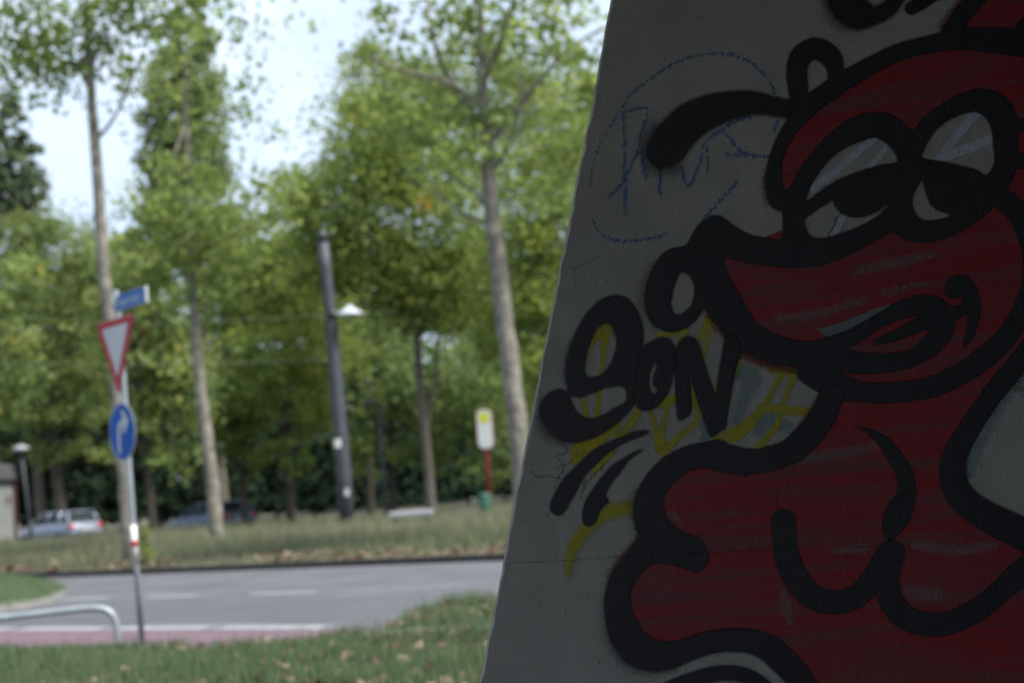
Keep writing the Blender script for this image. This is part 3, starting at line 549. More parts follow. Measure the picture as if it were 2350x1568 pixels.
# far kerb and verge
MB().prism([(p.x, p.y) for p in S(-90, 120, T_FAR, T_FAR + .22)], (0, 0, -.1), (1, 0, 0), (0, 1, 0), (0, 0, 1), .21).build('far_kerb', 'dark_kerb')['kind'] = 'structure'
def verge_h(s, t): 
    k = np.clip((t - T_FAR - .2) / 3.0, 0, 1); return .08 + .06 * k * k * (3 - 2 * k)
def terrain(name, s0, s1, t0, t1, hf, m, ds=1.0, dt=.5):
    ss = np.arange(s0, s1 + ds, ds); tt = np.arange(t0, t1 + dt, dt); A, B = np.meshgrid(ss, tt)
    H = hf(A, B); X = RD.x * A + RN.x * B; Y = RD.y * A + RN.y * B; w_ = len(ss)
    fs = [(i * w_ + j, i * w_ + j + 1, (i + 1) * w_ + j + 1, (i + 1) * w_ + j) for i in range(len(tt) - 1) for j in range(w_ - 1)]
    o = fix_normals(MB().add(list(zip(X.ravel(), Y.ravel(), H.ravel())), fs).build(name, m, None, True)); o['kind'] = 'structure'; return o
terrain('far_verge', -40, 130, T_FAR + .22, 34, verge_h, 'dry_soil')
terrain('park_ground', -60, 110, 34.2, 110, lambda s, t: np.full(s.shape, -.22), 'soil', 5, 5)
# near verge: grass strip behind the rail, reaching the road on the right
RG = [G(x, y) for x, y in ((1135, 1392), (1050, 1396), (985, 1408), (930, 1432), (880, 1462))]
near = [to_st(p) for p in RG]
near_poly = [st(-14, near[0][1] + 1.5), st(2, near[0][1] + .3)] + [st(*p) for p in near] + [st(9.1, T_LANE0 + .45), st(9.8, T_LANE0 - .02), st(40, T_LANE0 - .02), st(40, 5.6), st(14, 6.3), st(9.5, 7.2), st(-14, 7.75)]
sheet('near_verge', near_poly, .055, 'soil', thick=.1)
sheet('footpath', S(-30, 40, -12, 8.2), -.02, 'path_grit')
pathp = [to_st(G(x, y)) for x, y in ((830, 1462), (1130, 1448), (1130, 1462), (830, 1478))]
sheet('worn_path', [st(*p) for p in pathp], .059, 'path_grit')
isl = [G(x, y) for x, y in ((-260, 1348), (0, 1330), (70, 1338), (130, 1352), (152, 1366), (120, 1385), (60, 1398), (0, 1408), (-260, 1440))]
sheet('traffic_island', isl, .09, 'kerb', thick=.12)

def inside(poly, X, Y):
    ins = np.zeros(X.shape, bool); n = len(poly)
    for i in range(n):
        a, b = poly[i], poly[(i + 1) % n]
        if abs(b[1] - a[1]) < 1e-9: continue
        ins ^= ((a[1] > Y) != (b[1] > Y)) & (X < (b[0] - a[0]) * (Y - a[1]) / (b[1] - a[1]) + a[0])
    return ins
def blades(name, X, Y, Z, hgt, wid, material, label, lean=.45, tint=None, cat='grass'):
    n = len(X); a = rng.uniform(0, 2 * np.pi, n); l_ = rng.uniform(0.1, lean, n); b = rng.uniform(0, 2 * np.pi, n)
    h = hgt * rng.uniform(.55, 1.25, n); wv = np.stack([np.cos(a), np.sin(a), np.zeros(n)], -1) * (wid * rng.uniform(.6, 1.3, n))[:, None]
    base = np.stack([X, Y, Z], -1); top = base + np.stack([np.cos(b) * l_ * h, np.sin(b) * l_ * h, h], -1)
    V = np.stack([base - wv, base + wv, top + wv * .25, top - wv * .25], 1)
    t = np.clip(rng.normal(.45, .22, n), 0, 1) if tint is None else tint
    o = obj(name, quads_mesh(name, V, t), material); tag(o, label, cat, kind='stuff'); return o
def litter(name, X, Y, Z, size, label, material='leaf_litter'):
    n = len(X); u = rng.normal(size=(n, 3)); u[:, 2] *= .35; u /= np.linalg.norm(u, axis=1)[:, None]
    v = rng.normal(size=(n, 3)); v[:, 2] *= .35; v -= (v * u).sum(1)[:, None] * u; v /= np.linalg.norm(v, axis=1)[:, None]
    s_ = (size * rng.uniform(.5, 1.3, n))[:, None]; c = np.stack([X, Y, Z], -1)
    V = np.stack([c - u * s_, c - v * s_ * .7, c + u * s_, c + v * s_ * .7], 1)
    o = obj(name, quads_mesh(name, V, rng.uniform(0, 1, n)), material); tag(o, label, 'leaves', kind='stuff'); return o
def sample_st(n, s0, s1, t0, t1):
    s_ = rng.uniform(s0, s1, n); t_ = rng.uniform(t0, t1, n); return s_, t_, RD.x * s_ + RN.x * t_, RD.y * s_ + RN.y * t_
def patchy(X, Y, f, seed=0.0):
    return (np.sin(X * f + seed) * np.cos(Y * f * 1.3 + seed * 2) + np.sin((X + Y) * f * 2.3 + seed * 3) * .6 + np.sin((X - Y * .7) * f * 4.1 + seed) * .4) / 2
# near grass
s_, t_, X, Y = sample_st(190000, 2.5, 20, 6.0, 14.6)
ok = inside([(p.x, p.y) for p in near_poly], X, Y); pp = inside([(st(*p).x, st(*p).y) for p in pathp], X, Y)
ok &= (~pp | (rng.random(len(X)) < .12)) & (patchy(X, Y, 2.3, 4) + rng.normal(0, .3, len(X)) > -.55); X, Y = X[ok], Y[ok]
hh = .10 + .06 * patchy(X, Y, 1.7) + .10 * (rng.random(len(X)) < .05)
blades('near_grass', X, Y, np.full(len(X), .05), np.clip(hh, .03, .2), .0042, 'grass_green', 'short green grass on the near verge below the signpost',
       tint=np.clip(.45 + .25 * patchy(X, Y, 1.1, 2) + rng.normal(0, .2, len(X)) + .5 * (rng.random(len(X)) < .06), 0, 1))
k = rng.random(len(X)) < .03
gx, gy = X[k], Y[k]; d_ = gx - gy * -.16
keep = rng.random(len(gx)) < np.clip(.10 + .24 * (gx + 4.2), .08, 1)
litter('fallen_leaves', gx[keep], gy[keep], np.full(keep.sum(), .10), .052, 'dry brown leaves scattered over the near grass')
# island grass
ip = [(p.x, p.y) for p in isl]; bx = [p[0] for p in ip]; by = [p[1] for p in ip]
X = rng.uniform(min(bx), max(bx), 60000); Y = rng.uniform(min(by), max(by), 60000); k = inside(ip, X, Y); X, Y = X[k], Y[k]
blades('island_grass', X, Y, np.full(len(X), .085), .085, .005, 'grass_green', 'short green grass on the kerbed traffic island at the left', tint=np.clip(rng.normal(.55, .2, len(X)), 0, 1))
# far verge, tall and dry
s_, t_, X, Y = sample_st(120000, 6, 54, T_FAR + .35, 33.0)
k = rng.random(len(X)) < np.clip(1.3 - (t_ - T_FAR) / 16, .3, 1); s_, t_, X, Y = s_[k], t_[k], X[k], Y[k]
ramp = np.clip((t_ - T_FAR) / 4.0, .25, 1)
hh = (.38 + .18 * patchy(X, Y, .6, 1)) * ramp
blades('far_verge_grass', X, Y, verge_h(s_, t_) - .02, np.clip(hh, .08, 1), .011, 'grass_dry', 'tall dry grass on the verge across the road', lean=.6,
       tint=np.clip(.46 + .28 * patchy(X, Y, .45, 3) + .14 * ramp + rng.normal(0, .18, len(X)), 0, 1))
s_, t_, X, Y = sample_st(7000, 6, 40, T_FAR + .2, T_FAR + 2.6)
k = (patchy(X, Y, .8, 5) + rng.normal(0, .18, len(X)) > .14) & (rng.random(len(X)) < np.exp(-(t_ - T_FAR - .3) / .6)); s_, t_, X, Y = s_[k], t_[k], X[k], Y[k]
litter('verge_leaves', X, Y, verge_h(s_, t_) + rng.uniform(.02, .16, len(X)), .075, 'brown fallen leaves gathered along the far kerb')

# ---------------------------------------------------------------- trees
def leaves_in(ells, depth, cover, leaf, tint_mu, clump=.42):
    C = []; T = []
    for (x, y, rx, ry, *mul) in ells:
        c = P(x, y, depth); mx_, mz = rx / px_m(depth), ry / px_m(depth); my = (mx_ + mz) / 2
        n = int((mul[0] if mul else 1) * cover * 2.3 * math.pi * mx_ * mz / (leaf * leaf * 1.0)); nc = max(14, int(n / (70 if clump > .25 else 22)))
        q = rng.normal(size=(nc, 3)); q /= np.linalg.norm(q, axis=1)[:, None]; q *= (rng.uniform(.12, 1, nc) ** .42)[:, None]
        i = rng.integers(0, nc, n); cr_ = clump * max(.5, min(mx_, mz) * .55)
        off = rng.normal(size=(n, 3)) * cr_ * rng.uniform(.6, 1.7, nc)[i][:, None]; off[:, 2] *= .62
        C.append(q[i] * np.array([mx_, my, mz]) + off + np.array(c)); ct = rng.normal(0, .13, nc)
        T.append(np.clip(tint_mu + ct[i] + rng.normal(0, .15, n), 0, .985))
    C = np.concatenate(C); T = np.concatenate(T); k = C[:, 2] > .25; return C[k], T[k]
def leaf_quads(C, size):
    n = len(C); u = rng.normal(size=(n, 3)); u /= np.linalg.norm(u, axis=1)[:, None]
    v = rng.normal(size=(n, 3)); v -= (v * u).sum(1)[:, None] * u; v /= np.linalg.norm(v, axis=1)[:, None]
    s_ = (size * rng.uniform(.6, 1.25, n) * .62)[:, None]
    return np.stack([C - u * s_, C - v * s_ * .72, C + u * s_, C + v * s_ * .72], 1)
def tree(name, label, cat, depth, trunk, ells, leafm, bark, cover=3.0, leaf=.2, tint=.5, limbs=(), group=None, clump=.42, dark=None):
    """trunk: (x, y, width px) from the bottom up; limbs likewise"""
    b0 = P(trunk[0][0], trunk[0][1], depth); base = Vector((b0.x, b0.y, 0)); root = empty(name, base); tag(root, label, cat, group)
    p = [(x, y, w_) for x, y, w_ in trunk]; q = catmull(p, 5)
    pts = [P(x, y, depth) - base for x, y, _ in q]; rad = [max(w_, 1) / px_m(depth) / 2 for _, _, w_ in q]
    pts = [Vector((pts[0].x, pts[0].y, -.35))] + pts; rad = [rad[0] * 1.25] + rad
    jit = [Vector((random.uniform(-.02, .02), random.uniform(-.02, .02), 0)) for _ in pts]
    MB().tube([a + j for a, j in zip(pts, jit)], rad, 12).build('trunk', bark, root, True)
    for lm in limbs:
        q = catmull([l_[:3] for l_ in lm], 4); dy = random.uniform(-1.2, 1.2)
        pts = [P(x, y, depth + dy * i / len(q)) - base for i, (x, y, _) in enumerate(q)]
        MB().tube(pts, [max(w_, .8) / px_m(depth) / 2 for _, _, w_ in q], 8).build('limb', bark, root, True)
    C, T = leaves_in(ells, depth, cover, leaf, tint, clump)
    V = leaf_quads(C, leaf) - np.array(base)
    obj('crown', quads_mesh('crown', V, T), leafm, root)
    return root
def auto_limbs(trunk, ells, n=7, w=7):
    out = []
    for i in range(n):
        e = ells[i % len(ells)]; k = random.uniform(.55, .95) * (len(trunk) - 1); a = int(k); f = k - a
        p0 = trunk[a]; p1 = trunk[min(a + 1, len(trunk) - 1)]; sx, sy = p0[0] + (p1[0] - p0[0]) * f, p0[1] + (p1[1] - p0[1]) * f
        tx, ty = e[0] + random.uniform(-.6, .6) * e[2], e[1] + random.uniform(-.7, .4) * e[3]
        out.append([(sx, sy, w), ((sx + tx) / 2 + random.uniform(-15, 15), (sy + ty) / 2 + 15, w * .6), (tx, ty, w * .22)])
    return out
# three pale-barked plane trees on the verge
tr = [(297, 1240, 32), (285, 1100, 30), (265, 850, 30), (241, 640, 30), (228, 470, 27), (216, 300, 24), (206, 170, 20), (200, 60, 16), (196, -60, 12), (190, -200, 8)]
el = [(70, 60, 130, 90), (200, -90, 230, 120), (300, 30, 120, 80), (30, 160, 110, 50), (250, 120, 60, 50), (440, -20, 120, 60), (120, 120, 110, 80), (350, 110, 60, 90, .5), (305, 210, 45, 70, .5), (265, 290, 30, 40, .4), (130, 195, 90, 45, .5), (60, 240, 60, 40, .4), (275, 170, 50, 60, .6), (520, 60, 60, 60, .6), (40, 30, 120, 70, .6), (330, 40, 70, 70, .6)]
tree('plane_tree', 'slender pale-barked tree right behind the signpost', 'tree', 31, tr, el, 'leaf_plane', 'bark_light', 1.5, .145, .50,
     [[(222, 320, 9), (262, 270, 7), (300, 190, 5), (330, 120, 3)], [(206, 170, 10), (240, 80, 7), (290, 20, 4), (330, -60, 3)], [(206, 190, 8), (150, 120, 5), (90, 70, 3)], [(203, 100, 8), (140, 20, 5), (70, -40, 3)]], 'plane trees on the far verge', .55)
tr = [(497, 1215, 34), (484, 1080, 31), (470, 960, 28), (452, 800, 25), (440, 620, 20), (436, 480, 15), (430, 330, 10), (425, 200, 6)]
el = [(420, 330, 70, 200, .45), (430, 520, 130, 120), (440, 140, 50, 110, .4), (360, 590, 110, 70), (540, 560, 90, 90), (440, 450, 90, 110, .7), (445, 640, 120, 80), (565, 105, 55, 26, .6), (660, 60, 70, 22, .35), (590, 330, 70, 150, .42), (540, 210, 50, 60, .5), (640, 440, 70, 60, .5)]
tree('plane_tree', 'pale-barked tree standing in front of the dark blue car', 'tree', 36, tr, el, 'leaf_plane', 'bark_light', 1.8, .155, .55, auto_limbs(tr, el[:5], 8, 7), 'plane trees on the far verge', .55)
tr = [(1203, 1215, 48), (1196, 1060, 46), (1178, 900, 43), (1156, 720, 41), (1138, 560, 39), (1124, 420, 35), (1115, 300, 31), (1108, 180, 25), (1104, 60, 18), (1100, -80, 13), (1098, -260, 8)]
el = [(990, 90, 150, 110), (1250, 60, 170, 150), (1110, -110, 300, 130), (1310, 230, 110, 130), (930, 230, 110, 90), (1080, 330, 150, 110), (1300, 420, 80, 120)]
tree('plane_tree', 'stout pale-barked tree beside the wall edge with heavy limbs', 'tree', 28, tr, el, 'leaf_plane', 'bark_light', 1.4, .15, .55,
     [[(1112, 300, 22), (1070, 240, 17), (1020, 160, 12), (990, 70, 8), (970, -60, 4)], [(1110, 250, 16), (1030, 190, 12), (930, 165, 9), (850, 130, 5)], [(1132, 520, 13), (1080, 500, 10), (1010, 450, 7), (960, 420, 4)], [(1120, 330, 18), (1180, 260, 14), (1250, 170, 10), (1340, 90, 7), (1400, 60, 5)],
      [(1108, 190, 14), (1150, 90, 10), (1190, -40, 6)], [(1122, 400, 12), (1170, 330, 10), (1200, 210, 8), (1190, 160, 5)], [(1128, 480, 12), (1060, 420, 8), (1000, 390, 5)]], 'plane trees on the far verge', .55)
# tall poplars
tr = [(520, 1190, 22), (480, 800, 18), (450, 500, 14), (425, 250, 9), (405, 60, 4)]
tree('poplar_tree', 'tall narrow poplar rising behind the plane trees', 'tree', 78, tr, [(440, 570, 130, 100), (430, 470, 124, 95), (424, 370, 114, 95), (421, 275, 102, 90), (424, 185, 86, 85), (428, 100, 68, 75), (433, 30, 46, 60), (436, -30, 26, 40)], 'leaf_poplar', 'bark_mid', 6.0, .26, .50, auto_limbs(tr, [(430, 400, 50, 200)], 6, 5), 'tall trees on the skyline', .17)
tr = [(95, 1190, 24), (65, 850, 18), (35, 550, 13), (10, 300, 7), (0, 200, 4)]
tree('poplar_tree', 'dark pointed conifer at the far left against the sky', 'tree', 74, tr, [(24, 225, 18, 50), (26, 290, 40, 65), (30, 370, 66, 75), (32, 450, 84, 75), (36, 540, 96, 85), (-60, 350, 60, 180)], 'leaf_cypress', 'bark_mid', 6.0, .26, .55, auto_limbs(tr, [(20, 400, 40, 150)], 5, 5), 'tall trees on the skyline', .17)
# park trees behind
PT = [('broad maple filling the middle with a dark forked trunk', 52, [(990, 1185, 24), (978, 1020, 22), (962, 850, 20), (952, 700, 17), (950, 560, 13), (955, 400, 8)], [(860, 330, 130, 150), (770, 480, 130, 110), (690, 420, 60, 50, .6), (960, 520, 190, 170), (1060, 640, 170, 130), (860, 640, 150, 110), (740, 600, 90, 80), (960, 380, 160, 130)], 'leaf_maple', 'bark_mid', 3.2, .17, .52),
      ('maple with yellowing leaves directly beside the wall', 46, [(1290, 1200, 22), (1270, 950, 18), (1250, 700, 14), (1240, 500, 9)], [(1290, 620, 120, 210), (1200, 480, 130, 130), (1330, 330, 110, 140), (1250, 850, 110, 130), (1170, 720, 110, 120)], 'leaf_maple', 'bark_dark', 3.0, .16, .56),
      ('leafy tree behind the grey mast with drooping crown', 58, [(668, 1195, 22), (660, 1050, 20), (655, 900, 17), (650, 750, 11)], [(600, 550, 125, 95), (690, 500, 80, 70, .7), (680, 660, 130, 110), (560, 690, 120, 100), (640, 830, 140, 90), (720, 790, 100, 120), (690, 930, 110, 70)], 'leaf_maple', 'bark_dark', 2.9, .17, .54),
      ('forked dark tree behind the silver car', 73, [(140, 1180, 28), (130, 1080, 25), (122, 950, 18), (125, 800, 13), (130, 650, 8)], [(110, 570, 130, 95), (50, 690, 120, 110), (230, 620, 90, 90), (170, 700, 110, 110), (100, 830, 140, 90), (210, 860, 90, 80), (60, 930, 110, 70, .8), (190, 960, 90, 60, .7), (40, 1010, 80, 45, .6), (230, 1030, 70, 40, .6), (130, 1040, 60, 30, .4)], 'leaf_green', 'bark_dark', 2.9, .18, .60),
      ('dark-stemmed tree seen between signpost and plane tree', 50, [(352, 1195, 20), (335, 1060, 17), (318, 880, 14), (306, 740, 11), (300, 620, 7)], [(300, 620, 100, 80), (360, 720, 90, 90), (270, 730, 80, 90), (380, 830, 90, 80), (440, 900, 80, 70), (400, 990, 90, 55, .7), (320, 930, 70, 70, .7), (380, 1060, 80, 35, .6)], 'leaf_green', 'bark_dark', 3.0, .25, .62),
      ('dim green tree between the mast and the stop sign', 62, [(905, 1185, 14), (900, 1050, 12), (895, 900, 8)], [(870, 850, 120, 100), (990, 900, 130, 100), (860, 980, 90, 60), (1110, 880, 110, 130), (960, 1010, 100, 55), (1200, 980, 100, 90), (820, 760, 90, 80), (860, 1060, 70, 35, .6), (1050, 1070, 90, 40, .6), (1180, 1080, 80, 45, .6)], 'leaf_green', 'bark_dark', 2.8, .22, .45),
      ('low spreading tree under the poplar with yellow tips', 55, [(560, 1190, 15), (552, 1060, 13), (548, 930, 9)], [(540, 840, 120, 80), (590, 930, 120, 70), (500, 930, 90, 70), (570, 1010, 90, 50), (640, 1050, 80, 40, .7), (480, 1030, 70, 40, .6)], 'leaf_maple', 'bark_dark', 2.8, .25, .50),
      ('small tree leaning at the left edge', 48, [(-30, 1190, 18), (-34, 1000, 15), (-30, 800, 10)], [(-20, 640, 90, 110), (10, 800, 90, 110), (-40, 930, 80, 90)], 'leaf_green', 'bark_dark', 3.0, .25, .60),
      ('tall green tree whose top shows above the maple', 66, [(850, 1180, 20), (845, 900, 16), (840, 600, 11)], [(850, 190, 85, 110), (960, 230, 130, 110), (800, 420, 100, 100), (1080, 200, 160, 130), (1250, 300, 140, 160)], 'leaf_green', 'bark_dark', 2.8, .19, .60)]
for lab, dp, trk, els, lm, bk, cov, lf, ti in PT:
    lim = auto_limbs(trk, els, 8, 7)
    if lab.startswith('forked'): lim += [[(126, 1080, 18), (105, 1000, 15), (88, 900, 11), (80, 780, 7)]]
    if lab.startswith('broad'): lim += [[(975, 1000, 12), (1000, 850, 10), (1010, 720, 7), (1020, 600, 4)]]
    rt_ = tree('park_tree', lab, 'tree', dp, trk, els, lm, bk, cov, lf, ti, lim, 'park trees beyond the verge')
    if lab.startswith('broad'):
        C, T = leaves_in([(972, 466, 20, 9)], dp - 4, 1.2, .14, 1.0, .3); obj('autumn_spray', quads_mesh('autumn_spray', leaf_quads(C, .14) - np.array(rt_.location), np.ones(len(C))), 'leaf_orange', rt_)['kind'] = 'stuff'
# dense dark wood that closes the view
ww = []
for x in range(-80, 1420, 75): ww.append((x, random.uniform(860, 960), 95, random.uniform(120, 170))); ww.append((x + 30, 1080, 90, 110))
for x in range(560, 1420, 90): ww.append((x, random.uniform(640, 720), 90, 130))
for x in range(-60, 400, 95): ww.append((x, random.uniform(700, 760), 80, 100))
C, T = leaves_in(ww, 96, 7.0, .6, .45, .42); tag(obj('far_wood', quads_mesh('far_wood', leaf_quads(C, .55), T), 'leaf_dark'), 'dense dark wood behind all the park trees', 'wood', kind='stuff')
SHRUB = ['dark shrub at the left picture edge behind the shed', 'dark shrub behind the white-headed park lamp', 'dark shrub behind the bonnet of the silver car', 'dark shrub behind the rear of the silver car', 'dark shrub behind the signpost foot',
         'dark shrub between the signpost and the dark blue car', 'dark shrub behind the bonnet of the dark blue car', 'dark shrub behind the tail of the dark blue car', 'dark shrub just right of the dark blue car', 'dark shrub left of the grey mast foot', 'dark shrub right behind the grey mast foot',
         'dark shrub behind the thin lamp post', 'dark shrub behind the slab bench', 'dark shrub between the slab bench and the stop sign', 'dark shrub behind the stop sign and bin', 'dark shrub half hidden by the wall edge']
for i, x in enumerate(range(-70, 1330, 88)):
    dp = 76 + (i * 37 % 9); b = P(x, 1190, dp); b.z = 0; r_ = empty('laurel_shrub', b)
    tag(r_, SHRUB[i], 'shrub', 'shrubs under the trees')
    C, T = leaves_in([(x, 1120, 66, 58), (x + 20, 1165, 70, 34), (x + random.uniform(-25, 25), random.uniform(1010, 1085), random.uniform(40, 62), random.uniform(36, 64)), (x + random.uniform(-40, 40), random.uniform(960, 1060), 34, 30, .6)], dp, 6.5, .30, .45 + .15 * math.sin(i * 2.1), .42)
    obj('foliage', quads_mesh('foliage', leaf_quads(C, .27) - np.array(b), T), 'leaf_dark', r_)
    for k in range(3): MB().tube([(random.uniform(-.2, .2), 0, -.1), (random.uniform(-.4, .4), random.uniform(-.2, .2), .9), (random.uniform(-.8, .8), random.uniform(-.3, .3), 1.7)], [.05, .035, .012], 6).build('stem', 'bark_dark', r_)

# ---------------------------------------------------------------- signpost with three signs
SD = 14.4
sb = P(326, 1474, SD); sbase = Vector((sb.x, sb.y, .05))
sign = empty('signpost', sbase); tag(sign, 'grey signpost carrying give-way, right-turn and blue street name signs', 'signpost')
def spt(x, y): return P(x, y, SD) - sbase
line = [(326, 1474), (309, 1250), (296, 1075), (285, 900), (272, 740), (266, 672)]
pp_ = [spt(x, y) for x, y in line]; pp_[0].z = -.05
MB().tube(pp_, .029, 14).build('post', 'galv', sign, True)
def on_post(y):
    for (x0, y0), (x1, y1) in zip(line[:-1], line[1:]):
        if y1 <= y <= y0: f = (y0 - y) / (y0 - y1); return spt(x0 + (x1 - x0) * f, y)
    return pp_[-1]
MB().lathe(pp_[-1], [(.031, -.01), (.031, .015), (.012, .025)], 14).build('post_cap', 'galv', sign, True)
MB().tube([on_post(1296), on_post(1205)], .0305, 14).build('white_band', 'pole_white', sign, True)
MB().tube([on_post(1255), on_post(1241)], .0322, 14).build('red_band', 'sign_red', sign, True)
SA = R(15.6 - 65)                                   # outward normal of the two round-the-corner signs
sn = Vector((math.sin(SA) * 1.0, -math.cos(SA), 0)); sx = Vector((0, 0, 1)).cross(sn).normalized(); UPZ = Vector((0, 0, 1))
if sx.x < 0: sx = -sx
def plate(name, m, poly, c, t, off, parent): return fix_normals(MB().prism(poly, c + sn * off, sx, UPZ, sn, t).build(name, m, parent))
def rounded(poly, r, k=5):
    out = []; n = len(poly)
    for i in range(n):
        p, a, b = Vector(poly[i]), Vector(poly[i - 1]), Vector(poly[(i + 1) % n]); u = (a - p).normalized(); v = (b - p).normalized()
        for j in range(k + 1):
            t = j / k; q0 = p + u * r * (1 - t); q1 = p + v * r * t; out.append(tuple(q0.lerp(q1, t)))
    return out
def ngon(r, n=40, sx_=1, cx=0, cy=0): return [(cx + r * math.cos(2 * math.pi * i / n), cy + r * sx_ * math.sin(2 * math.pi * i / n)) for i in range(n)]
hT = .79; a_ = on_post(820)
tri = lambda k: [(-.455 * k, hT * (1 / 3) * k), (.455 * k, hT * (1 / 3) * k), (0, -hT * (2 / 3) * k)]
ctr = spt(258, 792)
ctr = a_ + Vector((0, 0, (ctr.z - a_.z)))
gw = plate('give_way_sign', 'sign_back', rounded(tri(1.0), .05), ctr, .003, .045, sign)
plate('red_border', 'sign_red', rounded(tri(.985), .05), ctr, .002, .049, gw)
plate('white_field', 'sign_white', rounded(tri(.66), .02), ctr + UPZ * .012, .0015, .052, gw)
c2 = on_post(991)
rt = plate('turn_right_sign', 'sign_white', ngon(.30), c2, .003, .045, sign)
plate('blue_field', 'sign_blue', ngon(.282), c2, .002, .049, rt)
arc = [(-.075, -.215), (-.075, -.02), (-.06, .045), (-.02, .085), (.035, .10), (.075, .10)]
q = catmull(arc, 5); lft = []; rgt = []
for i in range(len(q)):
    d = q[min(i + 1, len(q) - 1)] - q[max(i - 1, 0)]; d /= np.linalg.norm(d); nrm = np.array([-d[1], d[0]]) * .030
    lft.append(tuple(q[i] + nrm)); rgt.append(tuple(q[i] - nrm))
shaft = MB()
for i in range(len(q) - 1): shaft.prism([rgt[i], rgt[i + 1], lft[i + 1], lft[i]], c2 + sn * .0516, sx, UPZ, sn, .0012)
shaft.prism([(.06, .10), (-.005, .215), (.055, .215), (.165, .10), (.055, -.015), (-.005, -.015)], c2 + sn * .0516, sx, UPZ, sn, .0013)
fix_normals(shaft.build('white_arrow', 'sign_white', rt))
for dz in (.17, -.12): MB().box(tuple(a_ + UPZ * ((ctr - a_).z + dz)), (.075, .075, .03), SA).build('clamp', 'galv', gw)
for dz in (.15, -.15): MB().box(tuple(c2 + UPZ * dz), (.075, .075, .03), SA).build('clamp', 'galv', rt)
# street name plate, fixed to the post by its left end
n0 = spt(266, 699); n1 = P(338, 683, SD - .56) - sbase
nx = (n1 - n0); nx.z = 0; NL = nx.length; nx.normalize(); nn = Vector((nx.y, -nx.x, 0))
if nn.dot(-sbase) < 0: nn = -nn
sp_ = empty('street_name_sign', (0, 0, 0)); sp_.parent = sign
z0 = Vector((n0.x, n0.y, n0.z)); NH = .165
def nplate(name, m, x0, x1, h, off, t): return fix_normals(MB().prism(rounded([(x0, -h / 2), (x1, -h / 2), (x1, h / 2), (x0, h / 2)], .012), z0 + nn * off, nx, UPZ, nn, t).build(name, m, sp_))
nplate('plate', 'sign_white', .0, NL, NH, -.012, .024); nplate('blue_panel', 'street_blue', .006, NL - .045, NH - .012, .012, .003)
f = bpy.data.curves.new('street_name', 'FONT'); f.body = 'Ebertstr.'; f.size = .15; f.extrude = .001; f.align_x = 'CENTER'; f.align_y = 'CENTER'
to = bpy.data.objects.new('tmp', f); COL.objects.link(to); dg = bpy.context.evaluated_depsgraph_get(); dg.update()
me = bpy.data.meshes.new_from_object(to.evaluated_get(dg)); bpy.data.objects.remove(to)
w_ = max(v.co.x for v in me.vertices) - min(v.co.x for v in me.vertices); k_ = (NL - .11) / w_
for v in me.vertices:
    a, b, c = v.co * 1.0; p = z0 + nn * (.0165 + c) + nx * ((NL - .04) / 2 + a * k_) + UPZ * (b * .95 + .0); v.co = p
obj('street_name', me, 'sign_white', sp_)
MB().box(tuple(z0 + nn * -.0), (.08, .08, .09), 0, .01).build('bracket', 'galv', sp_)

# low steel rail at the lane edge
RDp = 14.45
ra = [P(x, y, RDp) for x, y in ((-330, 1440), (-120, 1428), (0, 1419), (100, 1408), (180, 1399), (225, 1397), (250, 1404), (264, 1424), (268, 1450), (269, 1480))]
rb = Vector((ra[-1].x, ra[-1].y, 0)); rail = empty('hoop_rail', rb); tag(rail, 'low bent steel tube rail at the edge of the red lane', 'rail')
rp = [Vector(p) for p in catmull([tuple(p - rb) for p in ra], 4)]; rp.append(Vector((rp[-1].x, rp[-1].y, -.1)))
MB().tube(rp, .034, 14).build('tube_rail', 'galv', rail, True)
e_ = ra[0] - rb; MB().tube([(e_.x, e_.y, -.1), (e_.x, e_.y, e_.z)], .034, 12).build('end_post', 'galv', rail, True)
for px_ in (269,): MB().lathe((0, 0, .0), [(.07, .04), (.07, .055), (.036, .06)], 16).build('foot_plate', 'galv', rail)

# ---------------------------------------------------------------- mast, lamps, wires
MD = 40.0
mb = P(798, 1205, MD); mb.z = 0; mast = empty('tram_mast', mb); tag(mast, 'tall dark grey tapered steel mast standing in the dry grass', 'mast')
def mpt(x, y): return P(x, y, MD) - mb
k = px_m(MD); ax = [(798, 1205, 36), (788, 1080, 34), (776, 930, 31), (762, 760, 28), (748, 620, 25), (742, 556, 24)]
pts = [mpt(x, y) for x, y, _ in ax]; pts[0].z = -.2
MB().tube(pts, [w_ / k / 2 for *_, w_ in ax], 16).build('shaft', 'mast', mast, True)
MB().tube([mpt(742, 556), mpt(740, 540), mpt(739.5, 532), mpt(739, 528)], [12.6 / k, 12.6 / k, 9 / k, 3 / k], 16).build('cap', 'mast_cap', mast, True)
def wrap_plate(name, m, x, y, wpx, hpx): 
    c = mpt(x, y); dr = Vector((-mb.x, -mb.y, 0)).normalized(); sdv = Vector((-dr.y, dr.x, 0)); r_ = 17.2 / k; vs = []; 
    for j in range(9):
        a = (j / 8 - .5) * (wpx / 17.2); d = dr * math.cos(a) * r_ + sdv * math.sin(a) * r_
        for z in (-hpx / 2 / k, hpx / 2 / k): vs.append(c + d + Vector((0, 0, z)))
    MB().add(vs, [(2 * j, 2 * j + 2, 2 * j + 3, 2 * j + 1) for j in range(8)]).build(name, m, mast)
wrap_plate('white_sticker', 'pole_white', 778, 1018, 26, 20); wrap_plate('round_sticker', 'plate_white', 795, 1130, 12, 16)
MB().tube([mpt(766, 716), mpt(764, 728)], 16.5 / k, 16).build('collar', 'mast_cap', mast, True)
MB().tube([mpt(762, 722), mpt(780, 721), mpt(800, 717)], [3 / k, 2.6 / k, 2.2 / k], 8).build('lamp_arm', 'mast', mast, True)
lc = mpt(803, 723)
